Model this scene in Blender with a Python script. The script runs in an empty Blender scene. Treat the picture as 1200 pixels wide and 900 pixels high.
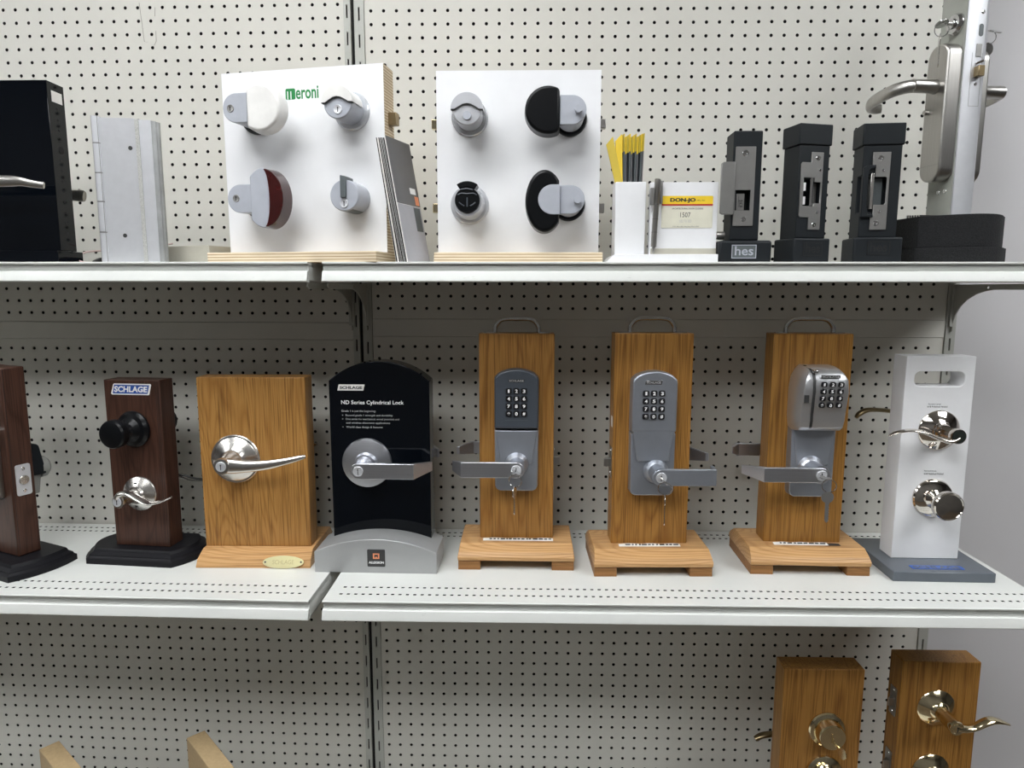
import bpy, bmesh, math, random
from mathutils import Matrix, Vector
random.seed(7)
SC = bpy.context.scene
COL = SC.collection
PI = math.pi
# ------------------------------------------------------------------ camera, exposure, light
cam_data = bpy.data.cameras.new('camera'); cam = bpy.data.objects.new('camera', cam_data); COL.objects.link(cam)
YAW, PITCH, ROLL = .0223, -.1375, -.0011
Rz = Matrix.Rotation(YAW, 3, 'Z'); Rx = Matrix.Rotation(PITCH, 3, 'X'); Ry = Matrix.Rotation(ROLL, 3, 'Y')
RR = Rz @ Rx @ Ry
cam.matrix_world = Matrix(((RR[0][0], RR[0][2], -RR[0][1], .3119), (RR[1][0], RR[1][2], -RR[1][1], -1.4308),
                           (RR[2][0], RR[2][2], -RR[2][1], 1.655), (0, 0, 0, 1)))
cam_data.sensor_width = 36; cam_data.lens = 24.0; cam_data.clip_start = .02
SC.camera = cam
SC.view_settings.view_transform = 'Standard'; SC.view_settings.look = 'None'
SC.view_settings.gamma = 1; SC.view_settings.use_curve_mapping = False
EXPOSURE = 0.0; SC.view_settings.exposure = EXPOSURE
LIGHT = 12.0          # strength of every ceiling light diffuser
AMBIENT = .0
world = bpy.data.worlds.new('world'); SC.world = world; world.use_nodes = True
world.node_tree.nodes['Background'].inputs[0].default_value = (.9, .95, 1, 1)
world.node_tree.nodes['Background'].inputs[1].default_value = AMBIENT
LIGHT_ROWS = [(-1.0, 1.0), (-2.05, 1.0)]
LIGHT_COLS = [-2.6, -.2, 2.2]
CEIL = 3.05
ZU, ZL, ZB = 1.700, 1.1375, .520      # tops of the three shelves
P = .0254

# ------------------------------------------------------------------ materials
MATS = {}
def new_mat(name):
    m = bpy.data.materials.new(name); m.use_nodes = True
    nt = m.node_tree; b = nt.nodes['Principled BSDF']
    MATS[name] = m
    return m, nt, b
def coords(nt, scale=(1, 1, 1), rot=(0, 0, 0), loc=(0, 0, 0)):
    tc = nt.nodes.new('ShaderNodeTexCoord'); mp = nt.nodes.new('ShaderNodeMapping')
    nt.links.new(tc.outputs['Object'], mp.inputs[0])
    mp.inputs['Scale'].default_value = scale; mp.inputs['Rotation'].default_value = rot; mp.inputs['Location'].default_value = loc
    return mp.outputs[0]
def noise(nt, vec, scale, detail=3, rough=.55, dist=0):
    n = nt.nodes.new('ShaderNodeTexNoise'); nt.links.new(vec, n.inputs['Vector'])
    n.inputs['Scale'].default_value = scale; n.inputs['Detail'].default_value = detail
    n.inputs['Roughness'].default_value = rough; n.inputs['Distortion'].default_value = dist
    return n.outputs['Fac']
def ramp(nt, fac, stops):
    r = nt.nodes.new('ShaderNodeValToRGB'); nt.links.new(fac, r.inputs[0]); e = r.color_ramp.elements
    while len(e) < len(stops): e.new(.5)
    for i, (p, c) in enumerate(stops):
        e[i].position = p; e[i].color = (c[0], c[1], c[2], 1)
    return r.outputs[0]
def bump(nt, b, height, strength, dist=.001):
    n = nt.nodes.new('ShaderNodeBump'); nt.links.new(height, n.inputs['Height'])
    n.inputs['Strength'].default_value = strength; n.inputs['Distance'].default_value = dist
    nt.links.new(n.outputs[0], b.inputs['Normal'])
def plain(name, col, rough=.5, metal=0, var=.06, vscale=30, coat=0, bmp=0, bscale=400, spec=.5):
    m, nt, b = new_mat(name)
    v = coords(nt)
    f = noise(nt, v, vscale, 4)
    lo = [c * (1 - var) for c in col]; hi = [min(1, c * (1 + var)) for c in col]
    nt.links.new(ramp(nt, f, [(.3, lo), (.7, hi)]), b.inputs['Base Color'])
    b.inputs['Roughness'].default_value = rough; b.inputs['Metallic'].default_value = metal
    b.inputs['Coat Weight'].default_value = coat; b.inputs['Coat Roughness'].default_value = .08
    b.inputs['Specular IOR Level'].default_value = spec
    if bmp: bump(nt, b, noise(nt, v, bscale, 2), bmp)
    return m
def brushed(name, col, rough=.28, axis='x', amt=.12):
    m, nt, b = new_mat(name)
    s = {'x': (8, 900, 900), 'z': (900, 900, 8), 'y': (900, 8, 900)}[axis]
    f = noise(nt, coords(nt, s), 1, 2)
    lo = [c * (1 - amt) for c in col]
    nt.links.new(ramp(nt, f, [(.25, lo), (.75, col)]), b.inputs['Base Color'])
    b.inputs['Metallic'].default_value = 1; b.inputs['Roughness'].default_value = rough
    b.inputs['Anisotropic'].default_value = .1
    return m
def wood(name, light, mid, dark, axis='z', rough=.38, seed=0., ring=38, coat=.08, pore=.7, st_=.13):
    """flat-sawn oak: stretched cathedral rings + fine pores along the grain axis"""
    m, nt, b = new_mat(name)
    st = {'z': (1, .6, st_), 'x': (st_, .6, 1)}[axis]
    v = coords(nt, st, loc=(seed, seed * .7, seed * 1.3))
    w = nt.nodes.new('ShaderNodeTexNoise'); nt.links.new(v, w.inputs['Vector'])
    w.inputs['Scale'].default_value = 9; w.inputs['Detail'].default_value = 2; w.inputs['Distortion'].default_value = .6
    mul = nt.nodes.new('ShaderNodeMath'); mul.operation = 'MULTIPLY'; mul.inputs[1].default_value = ring
    nt.links.new(w.outputs['Fac'], mul.inputs[0])
    fr = nt.nodes.new('ShaderNodeMath'); fr.operation = 'PINGPONG'; fr.inputs[1].default_value = 1
    nt.links.new(mul.outputs[0], fr.inputs[0])
    base = ramp(nt, fr.outputs[0], [(0, mid), (.35, light), (.8, light), (1, mid)])
    ps = {'z': (420, 420, 9), 'x': (9, 420, 420)}[axis]
    pf = noise(nt, coords(nt, ps), 1, 2, .6)
    pr = ramp(nt, pf, [(.50, (0, 0, 0)), (.68, (1, 1, 1))])
    mix = nt.nodes.new('ShaderNodeMix'); mix.data_type = 'RGBA'
    mf = nt.nodes.new('ShaderNodeMath'); mf.operation = 'MULTIPLY'; mf.inputs[1].default_value = pore
    nt.links.new(pr, mf.inputs[0]); nt.links.new(mf.outputs[0], mix.inputs[0])
    nt.links.new(base, mix.inputs[6]); mix.inputs[7].default_value = (*dark, 1)
    nt.links.new(mix.outputs[2], b.inputs['Base Color'])
    b.inputs['Roughness'].default_value = rough; b.inputs['Coat Weight'].default_value = coat; b.inputs['Coat Roughness'].default_value = .15
    b.inputs['Specular IOR Level'].default_value = .3
    bump(nt, b, pf, .08)
    return m
def plywood(name):
    m, nt, b = new_mat(name)
    tc = nt.nodes.new('ShaderNodeTexCoord'); sx = nt.nodes.new('ShaderNodeSeparateXYZ'); nt.links.new(tc.outputs['Object'], sx.inputs[0])
    mu = nt.nodes.new('ShaderNodeMath'); mu.operation = 'MULTIPLY'; mu.inputs[1].default_value = 1 / .0048
    nt.links.new(sx.outputs[2], mu.inputs[0])
    pp = nt.nodes.new('ShaderNodeMath'); pp.operation = 'PINGPONG'; pp.inputs[1].default_value = .5; nt.links.new(mu.outputs[0], pp.inputs[0])
    c = ramp(nt, pp.outputs[0], [(.0, (.33, .22, .12)), (.14, (.60, .47, .30)), (.3, (.76, .64, .46)), (.5, (.80, .69, .52))])
    f = noise(nt, coords(nt, (20, 20, 400)), 1, 3)
    mix = nt.nodes.new('ShaderNodeMix'); mix.data_type = 'RGBA'; mix.blend_type = 'MULTIPLY'; mix.inputs[0].default_value = .35
    nt.links.new(c, mix.inputs[6]); nt.links.new(ramp(nt, f, [(.3, (.6, .55, .5)), (.6, (1, 1, 1))]), mix.inputs[7])
    nt.links.new(mix.outputs[2], b.inputs['Base Color']); b.inputs['Roughness'].default_value = .6
    return m
def glow(name, strength, col=(.965, .985, 1)):
    m, nt, b = new_mat(name)
    b.inputs['Base Color'].default_value = (1, 1, 1, 1)
    b.inputs['Emission Color'].default_value = (*col, 1); b.inputs['Emission Strength'].default_value = strength
    return m

M_peg = plain('peg_paint', (.595, .583, .532), .55, var=.03, vscale=6, bmp=.05, bscale=900)
M_upright = plain('upright_paint', (.42, .425, .39), .4, var=.06, vscale=9)
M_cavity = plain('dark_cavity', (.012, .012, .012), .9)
# shelf paint with scuffs
def shelf_paint():
    m, nt, b = new_mat('shelf_paint')
    v = coords(nt); f = noise(nt, v, 5, 5)
    base = ramp(nt, f, [(.3, (.64, .655, .63)), (.7, (.72, .73, .70))])
    s = noise(nt, coords(nt, (14, 60, 60)), 1, 6, .7)
    mix = nt.nodes.new('ShaderNodeMix'); mix.data_type = 'RGBA'
    nt.links.new(ramp(nt, s, [(.66, (0, 0, 0)), (.72, (.5, .5, .5))]), mix.inputs[0])
    nt.links.new(base, mix.inputs[6]); mix.inputs[7].default_value = (.30, .30, .28, 1)
    nt.links.new(mix.outputs[2], b.inputs['Base Color'])
    b.inputs['Roughness'].default_value = .38
    return m
M_shelf = shelf_paint()
M_wall = plain('wall_paint', (.60, .59, .60), .85, var=.02, vscale=3)
M_floor = plain('floor_vinyl', (.11, .085, .06), .45, var=.12, vscale=4)
M_dim = plain('dark_aisle_wall', (.14, .135, .13), .8, var=.1, vscale=3)
M_ceil = plain('ceiling_tile', (.55, .55, .54), .9, var=.04, vscale=40)
M_glow = glow('light_diffuser', LIGHT)
M_white = plain('white_laminate', (.86, .865, .88), .15, var=.015, coat=.3)
M_white2 = plain('white_painted_wood', (.80, .805, .82), .4, var=.02)
M_offwhite = plain('off_white_laminate', (.47, .45, .38), .45)
M_ply = plywood('plywood')
OAK = ((.36, .178, .046), (.27, .122, .028), (.13, .055, .012))
M_oak = wood('oak_post', *OAK, axis='z', seed=0, st_=.05, ring=44)
M_oak2 = wood('oak_post_b', (.37, .180, .043), (.26, .115, .025), OAK[2], axis='z', seed=3.1, st_=.07, ring=44)
M_oak3 = wood('oak_post_c', (.35, .172, .040), (.25, .112, .024), OAK[2], axis='z', seed=7.7, st_=.02, ring=60)
M_oak4 = wood('oak_post_d', (.40, .205, .056), (.31, .145, .036), OAK[2], axis='z', seed=12.2, ring=30)
M_oakx = wood('oak_base', (.56, .33, .145), (.44, .235, .088), (.22, .10, .035), axis='x', seed=1.3, rough=.4, coat=.1, pore=.6)
M_oake = wood('oak_end_grain', (.30, .145, .050), (.24, .11, .035), (.15, .065, .02), axis='x', seed=5, rough=.5, coat=0)
M_walnut = wood('dark_stained_wood', (.066, .029, .019), (.044, .019, .012), (.022, .010, .006), axis='z', seed=2.2, rough=.4, ring=20, coat=.1)
M_blackbase = plain('black_painted_wood', (.009, .009, .011), .42, bmp=.15, bscale=120, spec=.15)
M_satin = brushed('satin_chrome', (.64, .655, .70), .36, 'x')
M_dullgrey = plain('dull_chrome_casting', (.37, .395, .44), .42, metal=.8, var=.05)
M_nickel = brushed('satin_nickel', (.68, .66, .63), .27, 'x')
M_bright = plain('bright_nickel', (.66, .62, .57), .07, metal=1, var=.02)
M_chrome = plain('polished_chrome', (.62, .62, .62), .12, metal=1, var=.02)
M_darkchrome = plain('steel_pull', (.62, .62, .61), .22, metal=1, var=.02)  # one even steel tone for the pull handles
M_steel = brushed('brushed_steel', (.50, .485, .46), .32, 'z')
M_brass = plain('polished_brass', (.76, .66, .44), .12, metal=1, var=.03)
M_antique = plain('antique_brass', (.30, .23, .13), .3, metal=1, var=.1)
M_palebrass = plain('engraved_brass_plaque', (.80, .74, .42), .3, metal=.7, var=.05)
M_alu = plain('aluminium', (.70, .71, .74), .36, metal=.55, var=.03, vscale=60)
M_aluedge = plain('aluminium_cut_edge', (.50, .50, .48), .6, metal=.5, var=.3, vscale=700)
M_alum_dark = plain('aluminium_channel', (.42, .43, .43), .4, metal=.6, var=.15)
M_black = plain('black_satin_metal', (.004, .0045, .0055), .30, spec=.22)
M_gloss = plain('black_gloss_acrylic', (.002, .003, .005), .06, spec=.28)
M_blackpl = plain('black_plastic', (.010, .0125, .015), .5, bmp=.05, bscale=500, spec=.25)
M_foam = plain('black_textured_finish', (.013, .0135, .0145), .75, spec=.25, bmp=.9, bscale=420, var=.5, vscale=500)
M_key = plain('black_key_rubber', (.010, .010, .012), .3)
M_charcoal = plain('charcoal_plastic', (.055, .065, .08), .38)
M_glyph = plain('white_print', (.85, .85, .85), .5)
M_greyprint = plain('grey_print', (.45, .45, .45), .5)
M_ink = plain('dark_ink', (.03, .03, .03), .6)
M_blue = plain('blue_print', (.015, .075, .34), .35)
M_green = plain('green_print', (.01, .22, .05), .4)
M_greypl = plain('grey_plastic', (.42, .44, .49), .38)
M_dgreypl = plain('dark_grey_plastic', (.10, .115, .12), .4)
M_whitepl = plain('white_plastic', (.80, .79, .765), .3)
M_maroon = plain('maroon_lacquer', (.038, .004, .004), .10, coat=.3, var=.3, vscale=80)
M_bgrey = plain('silver_grey_stand', (.37, .375, .375), .33, metal=.3, var=.03)
M_paper = plain('paper', (.82, .80, .77), .6)
M_label = plain('cream_label', (.70, .68, .56), .5)
M_yellow = plain('yellow_print', (.86, .60, .03), .45)
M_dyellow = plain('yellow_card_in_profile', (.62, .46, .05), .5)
M_red = plain('red_print', (.45, .02, .02), .5)
M_pink = plain('pink_red_button', (.60, .13, .15), .4)
M_cgrey = plain('grey_brochure_print', (.13, .13, .135), .35)
M_clgrey = plain('light_grey_brochure_print', (.40, .40, .43), .35)
M_slate = plain('grey_acrylic_base', (.10, .115, .135), .18, spec=.45)
M_mdf = plain('tan_fibreboard', (.42, .305, .165), .65, vscale=200, var=.08)
M_orange = plain('orange_print', (.80, .30, .15), .5)
M_clear = plain('frosted_grey_plastic', (.30, .30, .28), .25)
M_wire = plain('pinkish_wire', (.60, .45, .43), .5)
M_bwire = plain('black_cable', (.02, .02, .02), .4)
M_hgrey = plain('grey_zinc_plate', (.30, .295, .285), .36, metal=.7)

# ------------------------------------------------------------------ mesh helpers
class MB:
    def __init__(s): s.v = []; s.f = []
    def add(s, vs, fs):
        o = len(s.v); s.v += [tuple(v) for v in vs]; s.f += [tuple(i + o for i in f) for f in fs]; return s
    def box(s, x0, x1, y0, y1, z0, z1):
        x0, x1 = min(x0, x1), max(x0, x1); y0, y1 = min(y0, y1), max(y0, y1); z0, z1 = min(z0, z1), max(z0, z1)
        return s.add([(x0, y0, z0), (x1, y0, z0), (x1, y1, z0), (x0, y1, z0), (x0, y0, z1), (x1, y0, z1), (x1, y1, z1), (x0, y1, z1)],
                     [(0, 3, 2, 1), (4, 5, 6, 7), (0, 1, 5, 4), (1, 2, 6, 5), (2, 3, 7, 6), (3, 0, 4, 7)])
    def hexa(s, lo, hi):           # lo/hi: four points each, same winding
        return s.add(list(lo) + list(hi), [(0, 3, 2, 1), (4, 5, 6, 7), (0, 1, 5, 4), (1, 2, 6, 5), (2, 3, 7, 6), (3, 0, 4, 7)])
    def prism(s, out, a0, a1, ax='y', scale1=None):
        """2-D outline extruded: ax y -> outline is (x,z); ax x -> (y,z); ax z -> (x,y)"""
        def pt(p, a): return {'y': (p[0], a, p[1]), 'x': (a, p[0], p[1]), 'z': (p[0], p[1], a)}[ax]
        n = len(out); o1 = out
        if scale1:
            cx = sum(p[0] for p in out) / n; cy = sum(p[1] for p in out) / n
            o1 = [(cx + (p[0] - cx) * scale1, cy + (p[1] - cy) * scale1) for p in out]
        vs = [pt(p, a0) for p in out] + [pt(p, a1) for p in o1]
        fs = [tuple(range(n)), tuple(range(2 * n - 1, n - 1, -1))] + [(i, i + n, (i + 1) % n + n, (i + 1) % n) for i in range(n)]
        return s.add(vs, fs)
    def rings(s, rings, cap=True, close=True):
        n = len(rings[0]); vs = [p for r in rings for p in r]; fs = []
        for k in range(len(rings) - 1):
            for i in range(n if close else n - 1):
                j = (i + 1) % n
                fs.append((k * n + i, k * n + j, (k + 1) * n + j, (k + 1) * n + i))
        if cap: fs += [tuple(range(n))[::-1], tuple(range((len(rings) - 1) * n, len(rings) * n))]
        return s.add(vs, fs)
    def lathe(s, prof, c=(0, 0, 0), ax=(0, -1, 0), seg=40):
        """profile of (radius, distance along ax)"""
        A = Vector(ax).normalized(); u = A.orthogonal().normalized(); w = A.cross(u); C = Vector(c)
        rs = []
        for r, h in prof:
            r = max(r, .00002)
            rs.append([tuple(C + A * h + (u * math.cos(2 * PI * i / seg) + w * math.sin(2 * PI * i / seg)) * r) for i in range(seg)])
        return s.rings(rs)
    def tube(s, pts, rad, seg=14, up=(0, 0, 1), cap=True):
        """sweep; rad is a number, or list of (side radius, up radius)"""
        pts = [Vector(p) for p in pts]; n = len(pts); rs = []
        if not isinstance(rad, list): rad = [(rad, rad)] * n
        up = Vector(up); last = None
        for i, p in enumerate(pts):
            t = (pts[min(i + 1, n - 1)] - pts[max(i - 1, 0)]).normalized()
            side = t.cross(up)
            if side.length < .15: side = last if last is not None else t.orthogonal()
            side = side - t * side.dot(t); side.normalize(); last = side; nn = side.cross(t)
            a, b = rad[i] if isinstance(rad[i], tuple) else (rad[i], rad[i])
            rs.append([tuple(p + side * a * math.cos(2 * PI * k / seg) + nn * b * math.sin(2 * PI * k / seg)) for k in range(seg)])
        return s.rings(rs, cap=cap)
    def xf(s, m): s.v = [tuple(m @ Vector(v)) for v in s.v]; return s
    def build(s, name, m, parent=None, bevel=0, smooth=35, seg=2):
        me = bpy.data.meshes.new(name); me.from_pydata(s.v, [], s.f); me.validate(); me.update()
        bm = bmesh.new(); bm.from_mesh(me); bmesh.ops.recalc_face_normals(bm, faces=bm.faces); bm.to_mesh(me); bm.free()
        for mm in (m if isinstance(m, (list, tuple)) else [m]): me.materials.append(mm)
        me.shade_smooth(); me.set_sharp_from_angle(angle=math.radians(smooth))
        o = bpy.data.objects.new(name, me); COL.objects.link(o)
        if parent: o.parent = parent
        if bevel:
            b = o.modifiers.new('bevel', 'BEVEL'); b.width = bevel; b.segments = seg; b.limit_method = 'ANGLE'; b.angle_limit = math.radians(35)
            b.harden_normals = False
        return o
def catmull(pts, n=6):
    out = []; P4 = [pts[0]] + list(pts) + [pts[-1]]
    for i in range(1, len(P4) - 2):
        p0, p1, p2, p3 = P4[i - 1:i + 3]
        for k in range(n):
            t = k / n
            out.append(tuple(.5 * ((2 * b) + (c - a) * t + (2 * a - 5 * b + 4 * c - d) * t * t + (3 * b - a - 3 * c + d) * t ** 3) for a, b, c, d in zip(p0, p1, p2, p3)))
    out.append(tuple(pts[-1])); return out
def rrect(x0, x1, z0, z1, r, n=6):
    o = []
    for cx, cz, a in ((x1 - r, z1 - r, 0), (x0 + r, z1 - r, 90), (x0 + r, z0 + r, 180), (x1 - r, z0 + r, 270)):
        for k in range(n + 1):
            t = math.radians(a + 90 * k / n); o.append((cx + r * math.cos(t), cz + r * math.sin(t)))
    return o
def circ(cx, cz, r, a0=0, a1=360, n=32, rz=None):
    rz = rz or r
    full = abs(a1 - a0) >= 360
    m = n if full else n + 1
    return [(cx + r * math.cos(math.radians(a0 + (a1 - a0) * k / n)), cz + rz * math.sin(math.radians(a0 + (a1 - a0) * k / n))) for k in range(m)]
def cut(o, cutter):
    """boolean subtraction, applied; the cutter is removed again"""
    c = cutter.build('cutter', M_cavity)
    root = o.parent
    if root: c.parent = root
    bpy.context.view_layer.update()
    md = o.modifiers.new('cut', 'BOOLEAN'); md.operation = 'DIFFERENCE'; md.object = c; md.solver = 'EXACT'
    dg = bpy.context.evaluated_depsgraph_get(); dg.update()
    keep = [m for m in o.modifiers if m.type == 'BEVEL']
    kw = [(b.width, b.segments) for b in keep]
    for b in keep: o.modifiers.remove(b)
    dg.update()
    me = bpy.data.meshes.new_from_object(o.evaluated_get(bpy.context.evaluated_depsgraph_get()))
    o.modifiers.clear(); o.data = me
    me.shade_smooth(); me.set_sharp_from_angle(angle=math.radians(35))
    cm = c.data; bpy.data.objects.remove(c); bpy.data.meshes.remove(cm)
    for w, sg in kw:
        b = o.modifiers.new('bevel', 'BEVEL'); b.width = w; b.segments = sg; b.limit_method = 'ANGLE'; b.angle_limit = math.radians(35)
    return o
def thing(name, label, cat, loc, rot=0, group=None):
    o = bpy.data.objects.new(name, None); COL.objects.link(o); o.empty_display_size = .02
    o.location = loc; o.rotation_euler = (0, 0, math.radians(rot)); o['label'] = label; o['category'] = cat
    if group: o['group'] = group
    return o
def tag(o, label=None, cat=None, group=None, kind=None):
    if label: o['label'] = label
    if cat: o['category'] = cat
    if group: o['group'] = group
    if kind: o['kind'] = kind
    return o
def lettering(txt, name, m, parent, x0, x1, z0, z1, y, bold=.0, shear=0, depth=.0002, flat=False, spacing=1, back=False):
    """text fitted into the box x0..x1, z0..z1 on a plane facing -y (or facing up when flat)"""
    cu = bpy.data.curves.new('txt', 'FONT'); cu.body = txt; cu.size = 1; cu.extrude = .01; cu.offset = bold; cu.shear = shear
    cu.resolution_u = 3; cu.space_character = spacing
    t = bpy.data.objects.new('txt', cu); COL.objects.link(t)
    bpy.context.view_layer.update()
    me = bpy.data.meshes.new_from_object(t.evaluated_get(bpy.context.evaluated_depsgraph_get()))
    bpy.data.objects.remove(t); bpy.data.curves.remove(cu)
    xs = [v.co.x for v in me.vertices]; ys = [v.co.y for v in me.vertices]
    ax, bx, ay, by = min(xs), max(xs), min(ys), max(ys)
    for v in me.vertices:
        u = (v.co.x - ax) / (bx - ax); w = (v.co.y - ay) / (by - ay); d = (v.co.z / .01 + 1) / 2 * depth
        if flat: v.co = (x0 + u * (x1 - x0), z0 + w * (z1 - z0), y + d)
        else: v.co = (x0 + u * (x1 - x0), y - d, z0 + w * (z1 - z0))
    me.materials.clear(); me.materials.append(m)
    o = bpy.data.objects.new(name, me); COL.objects.link(o); o.parent = parent
    return o

def perf_sheet(mb, x0, nx, px, z0, nz, pz, hole, plane='xz', y=0, thick=.003, flip=1):
    """grid of nx*nz cells each with one hole (list of 8 points round the cell centre), with hole walls"""
    def pt(a, b, d): return (a, y + d, b) if plane == 'xz' else (a, b, y - d)
    nh = len(hole)
    base = len(mb.v)
    corner = {}
    vs = []; fs = []
    for j in range(nz + 1):
        for i in range(nx + 1):
            corner[(i, j)] = len(vs); vs.append(pt(x0 + (i - .5) * px, z0 + (j - .5) * pz, 0))
    # edge midpoints are skipped: the hole has 8 points, the cell 4 corners
    for j in range(nz):
        for i in range(nx):
            cx = x0 + i * px; cz = z0 + j * pz; o = len(vs)
            for hx, hz in hole: vs.append(pt(cx + hx, cz + hz, 0))
            for hx, hz in hole: vs.append(pt(cx + hx, cz + hz, thick))
            c = [corner[(i + 1, j)], corner[(i + 1, j + 1)], corner[(i, j + 1)], corner[(i, j)]]
            # hole points start at angle 0 going ccw (8 pts): 0 E,1 NE,2 N,3 NW,4 W,5 SW,6 S,7 SE
            fs += [(c[0], c[1], o + 1, o, o + 7), (c[1], c[2], o + 3, o + 2, o + 1), (c[2], c[3], o + 5, o + 4, o + 3), (c[3], c[0], o + 7, o + 6, o + 5)]
            for k in range(nh): fs.append((o + k, o + (k + 1) % nh, o + nh + (k + 1) % nh, o + nh + k))
    mb.add(vs, fs)
OCT = [(.0034 * math.cos(PI * k / 4), .0034 * math.sin(PI * k / 4)) for k in range(8)]
def slot_hole(w, h): return [(w, 0), (w, h), (0, h), (-w, h), (-w, 0), (-w, -h), (0, -h), (w, -h)]

# ------------------------------------------------------------------ the room
def struct(o): o['kind'] = 'structure'; return o
struct(MB().box(-6, 6, -3.3, 1.5, -.1, 0).build('floor', M_floor))
struct(MB().box(-6, 6, -3.3, 1.5, CEIL, CEIL + .1).build('ceiling', M_ceil))
struct(MB().box(-6, 6, .10, .20, 0, CEIL).build('wall_back', M_wall))
struct(MB().box(-6.1, -6, -3.3, 1.5, 0, CEIL).build('wall_left', M_dim))
struct(MB().box(6, 6.1, -3.3, 1.5, 0, CEIL).build('wall_right', M_dim))
struct(MB().box(-6, 6, -3.3, -3.2, 0, CEIL).build('wall_front', M_dim))
def ceiling_light():
    t = thing('ceiling_light', 'white recessed fluorescent ceiling light above the aisle', 'ceiling light', (0, 0, CEIL), 0, 'ceiling lights in rows above the aisle')
    mb = MB()
    for a in (MB().box(-.62, .62, -.32, -.30, -.03, 0), MB().box(-.62, .62, .30, .32, -.03, 0), MB().box(-.62, -.60, -.30, .30, -.03, 0), MB().box(.60, .62, -.30, .30, -.03, 0)): mb.add(a.v, a.f)
    mb.build('frame', M_shelf, t)
    MB().box(-.6, .6, -.3, .3, -.02, -.004).build('diffuser', M_glow, t)
    return t
def copy_tree(o, parent=None):
    kids = [c for c in bpy.data.objects if c.parent == o]
    c = o.copy(); COL.objects.link(c); c.parent = parent
    for k in kids: copy_tree(k, c)
    return c
cl = ceiling_light(); first = True
for yy, _ in LIGHT_ROWS:
    for xx in LIGHT_COLS:
        c = cl if first else copy_tree(cl); first = False
        c.location = (xx, yy, CEIL)

# ------------------------------------------------------------------ gondola shelving
BAYROT = math.radians(-1.25)           # the left bay stands at a slight angle to the right one
def bay_matrix(left):
    return Matrix.Translation((-.035, .004, 0)) @ Matrix.Rotation(BAYROT, 4, 'Z') if left else Matrix.Identity(4)
def place(o, left, loc):
    m = bay_matrix(left) @ Matrix.Translation(loc); o.matrix_world = m; return o
def panel(left, x0c, ncol, z_first, nrow, xa, xb, za, zb, label, group=None):
    """pegboard: first hole column x0c, top hole row z_first"""
    mb = MB(); zlow = z_first - (nrow - 1) * P
    perf_sheet(mb, x0c, ncol, P, zlow, nrow, P, OCT, 'xz', 0, .004)
    gx0, gx1 = x0c - P / 2, x0c + (ncol - .5) * P; gz0, gz1 = zlow - P / 2, z_first + P / 2
    def q(a, b, c, d):
        if b - a > 1e-5 and d - c > 1e-5: mb.add([(a, 0, c), (b, 0, c), (b, 0, d), (a, 0, d)], [(0, 1, 2, 3)])
    q(xa, xb, za, gz0); q(xa, xb, gz1, zb); q(xa, gx0, gz0, gz1); q(gx1, xb, gz0, gz1)
    mb.add([(xa, 0, za), (xb, 0, za), (xb, .012, za), (xa, .012, za), (xa, 0, zb), (xb, 0, zb), (xb, .012, zb), (xa, .012, zb)],
           [(0, 1, 2, 3), (4, 7, 6, 5), (0, 3, 7, 4), (1, 5, 6, 2)])
    mb.box(xa, xb, .012, .018, za, zb)
    me = bpy.data.meshes.new('pegboard_panel'); me.from_pydata(mb.v, [], mb.f); me.update()
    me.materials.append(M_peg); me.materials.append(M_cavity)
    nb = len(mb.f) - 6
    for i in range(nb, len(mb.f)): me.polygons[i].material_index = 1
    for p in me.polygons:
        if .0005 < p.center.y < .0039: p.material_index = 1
    o = bpy.data.objects.new('pegboard_panel', me); COL.objects.link(o)
    place(o, left, (0, 0, 0)); return tag(o, label, 'pegboard')
OFF = 2.2
# right bay (world x of first hole = 0)
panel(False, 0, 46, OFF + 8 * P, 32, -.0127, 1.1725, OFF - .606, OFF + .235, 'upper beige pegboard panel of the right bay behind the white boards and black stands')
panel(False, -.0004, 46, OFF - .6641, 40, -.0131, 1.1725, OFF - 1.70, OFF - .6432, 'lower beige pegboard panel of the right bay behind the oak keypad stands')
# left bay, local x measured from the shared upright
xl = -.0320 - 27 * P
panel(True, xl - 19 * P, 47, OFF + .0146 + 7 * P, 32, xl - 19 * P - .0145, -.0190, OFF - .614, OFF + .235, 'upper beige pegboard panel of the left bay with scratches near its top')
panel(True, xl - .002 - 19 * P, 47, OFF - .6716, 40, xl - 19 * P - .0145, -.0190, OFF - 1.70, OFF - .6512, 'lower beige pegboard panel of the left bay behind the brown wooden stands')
def rail(left, xa, xb, z0, z1, label):
    o = MB().box(xa, xb, -.0012, .012, z0, z1).build('rail', M_peg, None, .0006); o.name = 'back_rail'
    place(o, left, (0, 0, 0)); tag(o, label, 'rail')
rail(False, -.0127, 1.1725, OFF - .6425, OFF - .6065, 'plain beige horizontal rail between the two pegboard panels of the right bay')
rail(True, xl - 19 * P - .0145, -.0190, OFF - .6505, OFF - .6147, 'plain beige horizontal rail between the two pegboard panels of the left bay')
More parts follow.
